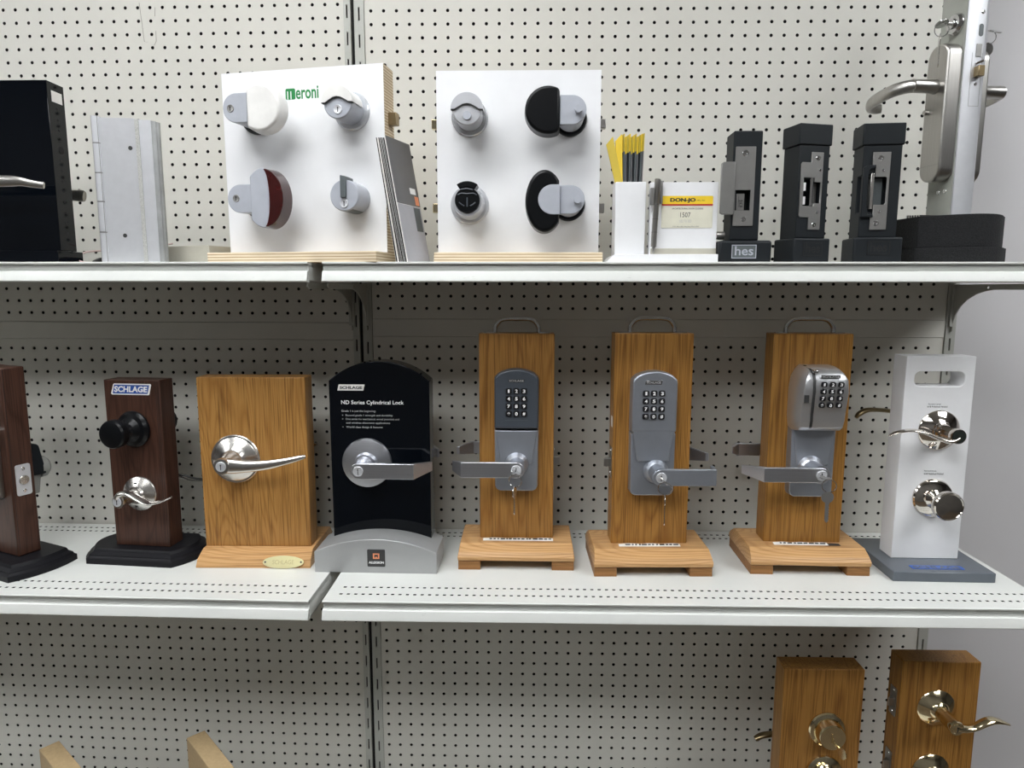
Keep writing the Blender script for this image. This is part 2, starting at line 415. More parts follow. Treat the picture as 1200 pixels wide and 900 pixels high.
# scratches on the left panel
def upright(x0, x1, label, single=False):
    t = thing('upright_post', label, 'upright', ((x0 + x1) / 2, 0, 0))
    c = (x0 + x1) / 2
    def strip(a, b, zoff):
        mb = MB(); w = b - a
        perf_sheet(mb, (a + b) / 2 - c, 1, w, .06 + zoff, 44, .0508, slot_hole(.0016, .0125), 'xz', -.003, .004)
        mb.box(a - c, b - c, .004, .03, 0, 2.45)
        mb.add([(a - c, -.003, 0), (a - c, .004, 0), (a - c, .004, 2.45), (a - c, -.003, 2.45)], [(0, 1, 2, 3)])
        mb.add([(b - c, -.003, 0), (b - c, .004, 0), (b - c, .004, 2.45), (b - c, -.003, 2.45)], [(0, 1, 2, 3)])
        mb.add([(a - c, -.003, 2.27), (b - c, -.003, 2.27), (b - c, -.003, 2.45), (a - c, -.003, 2.45)], [(0, 1, 2, 3)])
        me = mb.build('slotted_strip', [M_upright, M_cavity], t)
        for p in me.data.polygons:
            if p.center.y > .0035 and p.center.y < .03 and abs(p.normal.y) > .9: p.material_index = 1
        return me
    if single: strip(x0, x1, .01)
    else:
        strip(x0, x0 + .0135, .005); strip(x1 - .0195, x1, 0)
        MB().box(x0 + .0135 - c, x1 - .0195 - c, .008, .03, 0, 2.45).build('centre_groove', M_cavity, t)
    return t
upright(-.0538, -.0135, 'slotted grey steel upright between the left and right shelf bays')
upright(1.1735, 1.1935, 'slotted grey steel upright at the right end of the shelving', True)

SLOT = slot_hole(.0027, .0024)
def shelf(left, w, depth, rows, label, loc):
    """top surface at local z 0, back edge y 0, runs x 0..w, front at y -depth"""
    t = thing('metal_shelf', label, 'shelf', (0, 0, 0))
    place(t, left, loc)
    mb = MB(); n = int((w - .03) / .0127); x0 = (w - (n - 1) * .0127) / 2
    ys = sorted(rows); cur = -depth + .004; hp = .012
    def q(a, b, c, d): mb.add([(a, c, 0), (b, c, 0), (b, d, 0), (a, d, 0)], [(0, 1, 2, 3)])
    for y in ys:
        q(0, w, cur, y - hp / 2)
        perf_sheet(mb, x0, n, .0127, y, 1, hp, SLOT, 'xy', 0, .004)
        q(0, x0 - .00635, y - hp / 2, y + hp / 2); q(x0 + (n - .5) * .0127, w, y - hp / 2, y + hp / 2)
        cur = y + hp / 2
    q(0, w, cur, 0)
    mb.box(0, w, -depth + .006, 0, -.008, -.004)
    for a, b in ((0, .0015), (w - .0015, w)): mb.box(a, b, -depth + .006, 0, -.03, -.0002)
    mb.box(0, w, -.0015, 0, -.03, -.0002)
    o = mb.build('shelf_deck', [M_shelf, M_cavity], t)
    for p in o.data.polygons:
        if (-.0081 < p.center.z < -.0035 and p.normal.z > .9) or (-.0035 < p.center.z < -.0005 and max(p.center.x, w - p.center.x) < w - .004 and abs(p.normal.z) < .1 and p.area < .0001): p.material_index = 1
    d = -depth
    prof = [(d + .010, .0), (d + .0012, .0005), (d, -.0006), (d + .0002, -.0026), (d + .0060, -.0036), (d + .0060, -.0050), (d + .0095, -.0138), (d + .0010, -.0150), (d - .0004, -.0163),
            (d - .0050, -.0285), (d - .0054, -.0312), (d - .0036, -.0330), (d + .008, -.0330), (d + .008, -.030), (d + .0010, -.0280), (d + .0025, -.018), (d + .0125, -.014), (d + .0100, -.003)]
    MB().prism(prof, .0, w, 'x').build('front_lip', M_shelf, t, smooth=25)
    return t
R1 = (-.296, -.3235, -.022, -.0425)
R2 = (-.240, -.262, -.022, -.0425)
shelf(False, 1.217, .3523, R1, 'middle white metal shelf of the right bay carrying the oak keypad stands', (-.0300, -.0035, ZL))
shelf(False, 1.217, .283, R2, 'top white metal shelf of the right bay under the white board and black stands', (-.0300, -.0035, ZU))
shelf(True, 1.205, .3523, R1, 'middle white metal shelf of the left bay carrying the brown wooden stands', (-1.2155, -.0080, ZL))
shelf(True, 1.205, .283, R2, 'top white metal shelf of the left bay under the black box and hinge sample', (-1.2185, -.0080, ZU))
shelf(False, 1.217, .40, (-.34, -.37, -.022, -.0425), 'lowest white metal shelf of the right bay below the frame', (-.0300, -.0035, ZB))
shelf(True, 1.205, .40, (-.34, -.37, -.022, -.0425), 'lowest white metal shelf of the left bay below the frame', (-1.2155, -.0080, ZB))
def bracket(x, left, depth, z, label, thick=.003):
    t = thing('shelf_bracket', label, 'bracket', (0, 0, 0)); place(t, left, (x, -.0032 - .004 * left, z))
    k = depth / .28
    out = [(.0, -.034), (-.272 * k, -.034), (-.275 * k, -.040), (-.262 * k, -.0445), (-.12, -.0445), (-.095, -.0475), (-.07, -.0535), (-.045, -.064), (-.025, -.078), (-.012, -.094), (-.006, -.112), (-.004, -.13), (.0, -.13)]
    o = MB().prism(out, -thick / 2, thick / 2, 'x').build('bracket_arm', M_upright, t, .0006)
    cut(o, MB().lathe([(.003, -.01), (.003, .01)], (0, -.105, -.0395), (1, 0, 0), 12))
    MB().box(-.006, .006, -.0055, -.0032, -.12, -.036).build('hook_plate', M_upright, t, .0004)
for d, z, s in ((.28, ZU, 'top'), (.35, ZL, 'middle'), (.40, ZB, 'lowest')):
    bracket(1.1835, False, d, z, f'curved steel bracket under the right end of the {s} shelf')
    bracket(-.0240, False, d, z, f'curved steel bracket at the shared upright under the {s} right shelf')
    bracket(-.0195, True, d, z, f'curved steel bracket at the shared upright under the {s} left shelf')
    bracket(-1.205, True, d, z, f'curved steel bracket under the far left end of the {s} shelf')

# ------------------------------------------------------------------ lock hardware builders
def rosette(par, x, z, yf, r, mat, side=-1, cone=.5, name='rosette', hub=.012, deep=.012):
    """round dished plate on the door face; side -1 towards the viewer"""
    A = (0, side, 0)
    prof = [(0, .0), (r, 0), (r, .0025), (r * .985, .0045), (r * .93, .0058), (r * .60, deep * .72), (r * cone, deep), (r * cone * .92, deep + .002), (0, deep + .002)]
    return MB().lathe(prof, (x, yf, z), A, 56).build(name, mat, par, smooth=30)
def dome_rosette(par, x, z, yf, r, mat, side=-1, name='rosette'):
    A = (0, side, 0)
    prof = [(0, 0), (r, 0), (r, .002), (r * .96, .004), (r * .90, .0042), (r * .84, .0065), (r * .62, .011), (r * .46, .0155), (r * .40, .019), (r * .38, .022), (0, .022)]
    return MB().lathe(prof, (x, yf, z), A, 56).build(name, mat, par, smooth=25)
def keyway(par, x, z, y, r, mat=None, side=-1):
    o = MB().lathe([(0, -.002), (r, -.002), (r, .0006), (r * .9, .0011), (r * .78, .0008), (0, .0008)], (x, y, z), (0, side, 0), 28).build('cylinder_face', M_alu if mat in (None, M_chrome, M_nickel) else mat, par)
    mb = MB().box(x - .0006, x + .0006, y + side * .0006, y + side * .0013, z - r * .62, z + r * .5)
    mb.lathe([(0, 0), (.0012, 0), (.0012, .0013), (0, .0013)], (x, y, z + r * .3), (0, side, 0), 10)
    mb.build('keyway', M_ink, o)
    return o
def flat_lever(par, x, z, yf, d, L, reach, mat, side=-1, h=.0285, tipd=.040, tipx=.020, key=True, hubr=.0135, name='lever', conical=.022, tiph=.6):
    """straight bar lever with a return bent back towards the door; d = +1 points right"""
    t = .0075; ya = yf + side * (reach - t); yb = yf + side * reach
    r = h / 2
    out = [(x + d * 0 - d * 0 + dd[0], dd[1]) for dd in []]
    arc = circ(x, z, r, 90, 270, 14) if d > 0 else circ(x, z, r, 270, 450, 14)
    if d > 0: out = arc + [(x + L, z - r), (x + L, z + r)]
    else: out = arc + [(x - L, z + r), (x - L, z - r)]
    mb = MB().prism(out, ya, yb, 'y')
    xe = x + d * L; xt = xe + d * tipx; yt = yf + side * (reach - tipd); rt = r * tiph
    mb.hexa([(xe - d * .001, yb, z - r), (xe - d * .001, yb, z + r), (xe - d * .006, ya, z + r), (xe - d * .006, ya, z - r)],
            [(xt, yt, z - rt), (xt, yt, z + rt), (xt - d * .006, yt, z + rt), (xt - d * .006, yt, z - rt)])
    o = mb.build(name, mat, par, .0009)
    hm = MB().lathe([(0, 0), (hubr * 1.45, 0), (hubr * 1.35, conical * .5), (hubr, conical), (hubr, reach - .003), (0, reach - .003)], (x, yf, z), (0, side, 0), 32)
    hm.build('lever_hub', mat, o)
    if key: keyway(o, x, z, yb, .0095, M_chrome, side)
    return o
def swept_lever(par, pts, rad, mat, name='lever', hub=None, up=(0, 0, 1), n=7):
    p = catmull(pts, n); rr = catmull([tuple(r) for r in rad], n)
    o = MB().tube(p, [tuple(r) for r in rr], 20, up).build(name, mat, par, smooth=60)
    if hub: hub.build('lever_hub', mat, o, smooth=40)
    return o
def latch(par, x, y, z, d, mat, face=True, proj=.012, face_h=.057, w=.022, bh=.016):
    """latch bolt on a door edge at x, pointing d"""
    if face:
        o = MB().prism(rrect(-w / 2 + y, w / 2 + y, z - face_h / 2, z + face_h / 2, .002, 3), x, x + d * .0014, 'x').build('latch_plate', mat, par)
        for zz in (-.021, .021): MB().lathe([(0, 0), (.0034, 0), (.003, .001), (0, .0012)], (x + d * .0013, y, z + zz), (d, 0, 0), 12).build('screw', M_chrome, o)
    mb = MB().prism([(x, y - .006), (x + d * proj, y - .006), (x + d * proj, y - .003), (x + d * .001, y + .007), (x, y + .007)], z - bh / 2, z + bh / 2, 'z')
    mb.build('latch_bolt', mat, par, .0006)
def screw(par, x, y, z, r=.0036, ax=(0, -1, 0), m=None):
    o = MB().lathe([(0, 0), (r, 0), (r * .85, .0008), (r * .45, .0009), (r * .4, .0002), (0, .0002)], (x, y, z), ax, 16).build('screw', m or M_chrome, par)
    return o
def key_shape(mb, top, L, d=(0, 0, -1), face=(0, -1, 0), head=.0115, t=.0011, teeth=True):
    """flat key hanging from point top along d; wide in d x face direction"""
    D = Vector(d).normalized(); N = Vector(face).normalized(); S = D.cross(N).normalized(); T = Vector(top)
    out = []
    for k in range(0, 15):
        a = PI * (.12 + 1.76 * k / 14) + PI / 2 * 0
        out.append((head * math.sin(a) * .95, head - head * math.cos(a + 0) * 1.0))
    # out: from near the blade round the bow and back; rotate so the gap faces the blade
    bow = [(head * math.cos(a), head + head * math.sin(a) * .95) for a in [math.radians(60 - 300 * k / 16) for k in range(17)]]
    bow = [(u, head * 2 - w) for u, w in bow]
    b = .0036
    blade_r = [(b, head * 1.95), (b, L - .004), (0, L)]
    blade_l = []
    nt = 6
    for k in range(nt * 2):
        yy = L - .004 - (L - head * 2 - .008) * k / (nt * 2 - 1)
        blade_l.append((-b + (.0014 if (k % 2 and teeth) else 0), yy))
    # polygon order: blade right down, tip, blade left up, bow around
    bow2 = sorted(bow, key=lambda p: math.atan2(p[0], -(p[1] - head)))
    ring = []
    for k in range(21):
        a = math.radians(-160 + 320 * k / 20)   # angle from top, clockwise from lower left to lower right
        ring.append((head * math.sin(a), head - head * math.cos(a) * .92))
    poly = ring + blade_r + blade_l
    n = len(poly)
    vs = [T + S * u + D * w + N * (t / 2) for u, w in poly] + [T + S * u + D * w - N * (t / 2) for u, w in poly]
    fs = [tuple(range(n)), tuple(range(2 * n - 1, n - 1, -1))] + [(i, (i + 1) % n, (i + 1) % n + n, i + n) for i in range(n)]
    mb.add([tuple(v) for v in vs], fs); return mb
def ring_mb(c, R, r=.0006, ax=(0, 1, 0), seg=28):
    A = Vector(ax).normalized(); u = A.orthogonal().normalized(); w = A.cross(u); C = Vector(c)
    pts = [C + (u * math.cos(2 * PI * k / seg) + w * math.sin(2 * PI * k / seg)) * R for k in range(seg + 1)]
    mb = MB(); rs = []
    for k in range(seg + 1):
        rad = (pts[k] - C).normalized()
        rs.append([tuple(pts[k] + rad * r * math.cos(2 * PI * j / 6) + A * r * math.sin(2 * PI * j / 6)) for j in range(6)])
    return mb.rings(rs, cap=False)

def oak_stand(name, label, loc, rot, mat, w=.140, hz=.437, yb=.0, handle=True, base=True):
    t = thing(name, label, 'lock display', loc, rot)
    MB().box(-w / 2, w / 2, -.0225, .0225, .045, hz).build('post', mat, t, .0015)
    # bevelled base board on two feet
    lo, mid, hi = .0185, .026, .045
    rs = [[(-.108, -.073, lo), (.108, -.073, lo), (.108, .073, lo), (-.108, .073, lo)],
          [(-.1085, -.074, mid), (.1085, -.074, mid), (.1085, .074, mid), (-.1085, .074, mid)],
          [(-.107, -.068, .034), (.107, -.068, .034), (.107, .068, .034), (-.107, .068, .034)],
          [(-.1055, -.0515, hi - .001), (.1055, -.0515, hi - .001), (.1055, .052, hi - .001), (-.1055, .052, hi - .001)],
          [(-.105, -.050, hi), (.105, -.050, hi), (.105, .051, hi), (-.105, .051, hi)]]
    MB().rings(rs).build('base_board', M_oakx, t, .0008, smooth=20)
    for s in (-1, 1):
        MB().box(s * .1075, s * .0665, -.0705, .0705, 0, .0185).build('foot', M_oake, t, .0008)
    return t
def pull_handle(t, z, mat, x=.041, h=.0265, y=0):
    pts = catmull([(-x, y, z), (-x + .001, y, z + h * .45), (-x + .010, y, z + h * .88), (-x + .024, y, z + h), (0, y, z + h), (x - .024, y, z + h), (x - .010, y, z + h * .88), (x - .001, y, z + h * .45), (x, y, z)], 6)
    o = MB().tube(pts, .0044, 14, (0, 1, 0)).build('pull_handle', mat, t, smooth=60)
    for s in (-1, 1):
        MB().prism(rrect(min(s * (x - .002), s * .062), max(s * (x - .002), s * .062), y - .010, y + .010, .004, 4), z, z + .0016, 'z').build('mounting_flange', M_chrome, o)
    return o
def strip_label(t, x0, x1, y0, y1, z, black=False):
    mb = MB(); n = 12
    rs = []
    for k in range(n + 1):
        u = k / n; x = x0 + (x1 - x0) * u; wv = .0012 + .0012 * math.sin(u * 9) ** 2 * (1 if not black else 0)
        rs.append([(x, y0, z + .0003), (x, y1, z + wv), (x, y1, z + wv + .0002), (x, y0, z + .0006)])
    o = mb.rings(rs).build('paper_label', M_paper, t)
    m2 = MB()
    random.seed(int(x1 * 1e5)); x = x0 + .012
    while x < x1 - .006:
        w = random.uniform(.003, .010); yc = (y0 + y1) / 2
        m2.box(x, x + w, yc - .0012, yc + .0012, z + .0016, z + .0030); x += w + random.uniform(.0015, .004)
    m2.build('printed_line', M_ink, o)

def keypad(par, xs, zs, y, r=.0059, ysq=True, mat=M_key, sub=True, tiltm=None):
    dig = ['1', '2', '3', '4', '5', '6', '7', '8', '9', '*', '0', '#']
    for k, d in enumerate(dig):
        i, j = k % 3, k // 3
        cx, cz = xs[i], zs[j]
        mb = MB().prism(rrect(cx - r, cx + r, cz - r * .93, cz + r * .93, r * .55, 4), y, y - .0022, 'y', .9)
        b = mb.build('key_button', mat, par, smooth=30)
        g = lettering(d, 'digit', M_glyph, b, cx - r * (.28 if d == '1' else .42), cx + r * (.28 if d == '1' else .42), cz - r * .52, cz + r * .55, y - .0022, bold=.03)
        if tiltm is not None:
            for o in (b, g):
                o.data.transform(tiltm)

def schlage_badge(par, x0, x1, z0, z1, y, ground, border, ink, skew=.12, txt='SCHLAGE', bold=.04):
    h = z1 - z0; s = h * skew
    def para(a, b, c, d): return [(a - s, c), (b - s, c), (b + s, d), (a + s, d)]
    o = MB().prism(para(x0, x1, z0, z1), y, y - .0006, 'y').build('logo_badge', border, par, .0002)
    MB().prism(para(x0 + h * .12, x1 - h * .12, z0 + h * .14, z1 - h * .14), y - .0006, y - .0009, 'y').build('badge_ground', ground, o)
    lettering(txt, 'lettering', ink, o, x0 + h * .3, x1 - h * .3, z0 + h * .27, z1 - h * .27, y - .0009, bold=bold, depth=.0002)
    return o
# ------------------------------------------------------------------ middle shelf, left to right
def ogee_base(par, a=.108, f=.086, dpt=.062, name='ogee_base', mat=M_blackbase, heights=None, layers=None):
    """plan: flat front and back, bulging rounded ends; stepped ogee profile"""
    def plan(g):
        pts = []
        A, F, D = a - g, f - g * .7, dpt - g
        for s in (1, -1):
            seq = []
            for k in range(13):
                t = -1 + 2 * k / 12
                # end arc from (F,-D) to (F,D) through (A,0)
                seq.append((s * (F + (A - F) * (1 - t * t)), s * t * D))
            pts += seq
        return pts
    layers = layers or [(0, 0), (0, .0105), (.003, .0125), (.0045, .0145), (.005, .0165), (.011, .021), (.0125, .0245), (.014, .0265)]
    rs = [[(x, y, z) for x, y in plan(g)] for g, z in layers]
    return MB().rings(rs).build(name, mat, par, smooth=22)
# A: far left
tA = thing('lock_display_stand', 'dark brown wooden block turned sideways on black base, cut by the left frame edge', 'lock display', (-.6686, -.2045, ZL), -24)
ogee_base(tA, a=.108, f=.094)
MB().box(-.056, .056, -.0205, .0205, .0265, .378).build('post', M_walnut, tA, .003, seg=3)
MB().box(-.0561, .0563, -.0172, -.0166, .03, .374).build('edge_groove', M_cavity, tA)
pl = MB().prism(rrect(-.0125, .0135, .140, .198, .004, 4), .0558, .0572, 'x').build('deadbolt_plate', M_alu, tA)
MB().lathe([(0, 0), (.0088, 0), (.0088, .0016), (.0078, .0024), (0, .0026)], (.0570, .001, .1685), (1, 0, 0), 24).build('deadbolt', M_nickel, pl)
for zz in (.1485, .1895): screw(pl, .0571, .001, zz, .0036, (1, 0, 0))
o = MB().prism(rrect(-.020, .034, .135, .268, .008, 5), -.0203, -.034, 'y').build('front_escutcheon', M_steel, tA, .001)
MB().lathe([(0, 0), (.016, 0), (.016, .01), (.012, .013), (0, .013)], (.007, -.033, .17), (0, -1, 0), 28).build('cylinder_face', M_chrome, o)
o = MB().prism([(.0205, .165), (.0205, .2265), (.040, .2265), (.046, .222), (.056, .165)], -.020, .034, 'x').build('inside_housing', M_blackpl, tA, .003, seg=3)
MB().lathe([(0, 0), (.021, 0), (.020, .012), (.014, .018), (0, .019)], (.014, .050, .176), (0, 1, 0), 28).build('thumb_turn', M_clear, tA)
MB().prism([(.0205, .128), (.0205, .165), (.050, .165), (.044, .128)], -.018, .026, 'x').build('battery_cover', M_clear, tA, .002)

# B: brown block with SCHLAGE sticker
tB = thing('lock_display_stand', 'dark brown wooden block with blue logo sticker, black knob and small nickel lever', 'lock display', (-.4330, -.1560, ZL), -5.3)
ogee_base(tB, a=.112, f=.086, dpt=.0625)
MB().box(-.0475, .0645, -.0275, .0135, .0265, .3495).build('post', M_walnut, tB, .0015)
MB().box(.0560, .0566, -.0277, -.0270, .03, .347).build('edge_groove', M_cavity, tB)
MB().box(.0600, .0606, -.0277, -.0270, .03, .347).build('edge_groove', M_cavity, tB)
bx = .0085; by = -.0275
b = MB().prism([(bx - .0420, .3235), (bx - .0400, .3215), (bx + .0330, .3215), (bx + .0350, .3230), (bx + .0395, .3405), (bx + .0380, .3425), (bx - .0345, .3425), (bx - .0365, .3410)], by, by - .0005, 'y').build('logo_sticker', M_paper, tB)
MB().prism([(bx - .0385, .3238), (bx + .0315, .3238), (bx + .0358, .3402), (bx - .0342, .3402)], by - .0005, by - .0008, 'y').build('blue_ground', M_blue, b)
lettering('SCHLAGE', 'lettering', M_glyph, b, bx - .0350, bx + .0320, .3264, .3378, by - .0008, bold=.035, shear=.12)
# knob
kx, kz = .0075, .2565
MB().lathe([(0, 0), (.0345, 0), (.0345, .004), (.031, .008), (.030, .010), (.0235, .012), (.0155, .020), (.0135, .026), (.0150, .031), (.0235, .037), (.0262, .042), (.0262, .054), (.0240, .0575), (.017, .0595), (0, .060)],
           (kx, by, kz), (-.10, -1, 0), 48).build('knob', M_black, tB, smooth=25)
MB().lathe([(0, 0), (.0345, 0), (.0345, .004), (.0235, .012), (.0155, .020), (.015, .031), (.0262, .042), (.0262, .054), (0, .060)], (kx, .0135, kz), (0, 1, 0), 32).build('back_knob', M_black, tB, smooth=25)
rx, rz = .0105, .1315
dome = MB().lathe([(0, 0), (.0335, 0), (.0335, .002), (.0325, .004), (.021, .0115), (.017, .0135), (.0145, .018), (0, .018)], (rx, by, rz), (0, -1, 0), 48).build('rosette', M_nickel, tB, smooth=25)
for s in (-1, 1): MB().lathe([(0, 0), (.0028, 0), (.0028, .0004), (0, .0004)], (rx - .001 - (.001 if s < 0 else 0), by - .0112, rz + s * .0215), (0, -1, 0), 12).build('screw_hole', M_ink, dome)
hub = MB().lathe([(.0, .012), (.0125, .012), (.0110, .022), (.0115, .046), (.0125, .054), (.0118, .0565), (0, .0570)], (rx, by, rz), (-.10, -1, 0), 28)
lx = rx - .0075; ly = by - .050
lv = swept_lever(tB, [(lx, ly, rz + .006), (lx + .006, ly - .001, rz + .0135), (lx + .020, ly - .001, rz + .015), (lx + .040, ly, rz + .005), (lx + .060, ly, rz - .002), (lx + .080, ly + .003, rz + .001), (lx + .098, ly + .008, rz + .0085)],
                 [(.010, .006), (.010, .0058), (.010, .0045), (.0105, .0032), (.0105, .0026), (.009, .0022), (.004, .0018)], M_nickel, hub=hub, up=(0, 0, 1))
keyway(lv, rx - .0066, rz, by - .0568, .0085, M_chrome)
latch(tB, -.0475, -.007, .135, -1, M_steel, True, .006)
swept_lever(tB, [(rx, .060, rz), (rx + .02, .062, rz + .012), (rx + .05, .062, rz + .004), (rx + .085, .058, rz + .004)], [(.008, .006), (.008, .005), (.008, .003), (.004, .002)], M_nickel, 'back_lever',
            hub=MB().lathe([(0, 0), (.0335, 0), (.0325, .004), (.018, .0135), (.012, .02), (.0115, .055), (0, .055)], (rx, .0135, rz), (0, 1, 0), 32))

# C: oak slab with one lever
tC = thing('lock_display_stand', 'wide oak slab with a curved nickel lever and an oval brass plaque on its base', 'lock display', (-.2, -.16, ZL), 1)
MB().box(-.1055, .0975, -.022, .022, .027, .3555).build('post', M_oak4, tC, .0018)
rs = [[(-.1085, -.0625, 0), (.1065, -.0625, 0), (.1065, .098, 0), (-.1085, .098, 0)],
      [(-.1085, -.0620, .003), (.1065, -.0620, .003), (.1065, .098, .003), (-.1085, .098, .003)],
      [(-.1080, -.0560, .014), (.1060, -.0560, .014), (.1060, .096, .014), (-.1080, .096, .014)],
      [(-.1070, -.0420, .0225), (.1050, -.0420, .0225), (.1050, .092, .0225), (-.1070, .092, .0225)],
      [(-.106, -.032, .0275), (.1035, -.032, .0275), (.1035, .090, .0275), (-.106, .090, .0275)]]
MB().rings(rs).build('base_board', M_oakx, tC, .0006, smooth=30)
pm = Matrix.Translation((.0555, -.0600, .0108)) @ Matrix.Rotation(math.radians(-28), 4, 'X')
pq = MB().prism(circ(0, 0, .0385, 0, 360, 40, .0118), 0, -.0012, 'y').xf(pm).build('brass_plaque', M_palebrass, tC)
for s in (-1, 1): MB().lathe([(0, 0), (.0017, 0), (.0017, .0004), (0, .0004)], (s * .0335, -.0012, 0), (0, -1, 0), 10).xf(pm).build('screw_hole', M_ink, pq)
lt = lettering('SCHLAGE', 'engraving', plain('engraving_gold', (.60, .52, .26), .4, metal=.6), pq, -.020, .020, -.004, .004, -.0012); lt.data.transform(pm)
rx, rz, yf = -.0388, .200, -.022
dome_rosette(tC, rx, rz, yf, .0465, M_nickel)
hub = MB().lathe([(0, .015), (.0185, .015), (.0170, .030), (.0145, .042), (.0150, .056), (.0140, .060), (0, .061)], (rx, yf, rz), (-.04, -1, 0), 36)
lv = swept_lever(tC, [(rx - .004, yf - .052, rz), (rx + .012, yf - .053, rz - .001), (rx + .040, yf - .052, rz - .0015), (rx + .075, yf - .049, rz + .0005), (rx + .105, yf - .043, rz + .005), (rx + .135, yf - .036, rz + .0115), (rx + .143, yf - .034, rz + .0135)],
                 [(.007, .0145), (.007, .0135), (.0065, .0110), (.0058, .0092), (.0052, .0072), (.0045, .0048), (.002, .0025)], M_nickel, hub=hub)
keyway(lv, rx - .0025, rz, yf - .0612, .0092, M_chrome)
swept_lever(tC, [(rx, yf + .044 + .052, rz), (rx + .04, yf + .096, rz), (rx + .10, yf + .09, rz + .004), (rx + .13, yf + .082, rz + .01)], [(.007, .013), (.0065, .011), (.005, .007), (.003, .003)], M_nickel, 'back_lever',
            hub=MB().lathe([(0, 0), (.0465, 0), (.045, .004), (.02, .015), (.015, .06), (0, .061)], (rx, .022, rz), (0, 1, 0), 36))

# D: black arched board
tD = thing('lock_display_stand', 'black arched display board with flat satin lever on a silver grey arched base', 'lock display', (.0355, -.16, ZL), -.8)
def arch(xa, xb, z0, zs, zc, n=24):
    # rectangle with circular arch top
    w = (xb - xa) / 2; s = zc - zs; r = (w * w + s * s) / (2 * s); cx = (xa + xb) / 2; cz = zc - r
    a = math.asin(w / r)
    return [(xa, z0), (xb, z0)] + [(cx + r * math.sin(a - 2 * a * k / n), cz + r * math.cos(a - 2 * a * k / n)) for k in range(n + 1)]
MB().prism(arch(-.0925, .0955, .03, .349, .386), -.022, .022, 'y').build('board', M_gloss, tD, .001)
MB().prism(arch(-.1130, .1135, 0, .0395, .0645), -.079, .010, 'y').build('arched_base', M_bgrey, tD, .001)
lb = MB().prism(rrect(-.0145, .0185, .0125, .0455, .002, 3), -.079, -.0796, 'y').build('badge', M_ink, tD)
for a, c_, d_, e_ in ((-.0040, .0080, .0275, .0300), (-.0040, -.0014, .0275, .0375), (-.0040, .0080, .0355, .0380), (.0054, .0080, .0275, .0380), (.0005, .0035, .0290, .0318)):
    MB().box(a, c_, -.0796, -.0799, d_, e_).build('emblem_bar', M_orange, lb)
lettering('ALLEGION', 'lettering', M_glyph, lb, -.0120, .0160, .0185, .0228, -.0796, bold=.03)
yf = -.022
schlage_badge(tD, -.0750, -.0262, .3310, .3425, yf, M_paper, M_paper, M_ink, .12)
lettering('ND Series Cylindrical Lock', 'headline', M_glyph, tD, -.0700, .0475, .3030, .3125, yf, bold=.012)
lettering('Grade 1 is just the beginning:', 'small_print', M_greyprint, tD, -.0700, -.0055, .2895, .2945, yf)
lettering('Beyond grade 1 strength and durability', 'small_print', M_greyprint, tD, -.0625, .0262, .2815, .2862, yf)
lettering('One series for mechanical, wired (mortise) and', 'small_print', M_greyprint, tD, -.0625, .0382, .2742, .2790, yf)
lettering('and wireless electronic applications', 'small_print', M_greyprint, tD, -.0618, .0210, .2672, .2718, yf)
lettering('World class design & features', 'small_print', M_greyprint, tD, -.0618, .0070, .2590, .2638, yf)
for zz in (.2838, .2766, .2614): MB().box(-.0690, -.0672, yf, yf - .0002, zz, zz + .0012).build('bullet_mark', M_greyprint, tD)
rx, rz = -.0240, .194
MB().lathe([(0, 0), (.0470, 0), (.0470, .003), (.0455, .006), (.0440, .0065), (.0220, .010), (.0200, .014), (.0195, .020), (0, .020)], (rx, yf, rz), (0, -1, 0), 56).build('rosette', M_satin, tD, smooth=22)
flat_lever(tD, rx - .0015, rz - .0005, yf, 1, .101, .063, M_satin, tipd=.043, tipx=.027, h=.0285, tiph=.62, conical=.03)
MB().lathe([(0, 0), (.0470, 0), (.0455, .006), (.0220, .010), (.0195, .020), (0, .020)], (rx, .022, rz), (0, 1, 0), 40).build('back_rosette', M_satin, tD, smooth=22)
flat_lever(tD, rx, rz + .004, .022, 1, .101, .063, M_satin, side=1, tipd=.043, tipx=.027, key=False, name='back_lever')
latch(tD, -.0925, 0, .197, -1, M_steel, False, .007, bh=.009)

def arch_r(xa, xb, z0, zs, zc, r=.007, n=16):
    a = arch(xa, xb, z0, zs, zc, n)
    top = [p for p in a[2:] if xa + r < p[0] < xb - r]
    e = top[0][1]; f = top[-1][1]
    return [(xa, z0), (xb, z0), (xb, zs - r), (xb - r * .12, zs - r * .42), (xb - r * .45, zs)] + top + [(xa + r * .45, zs), (xa + r * .12, zs - r * .42), (xa, zs - r)]
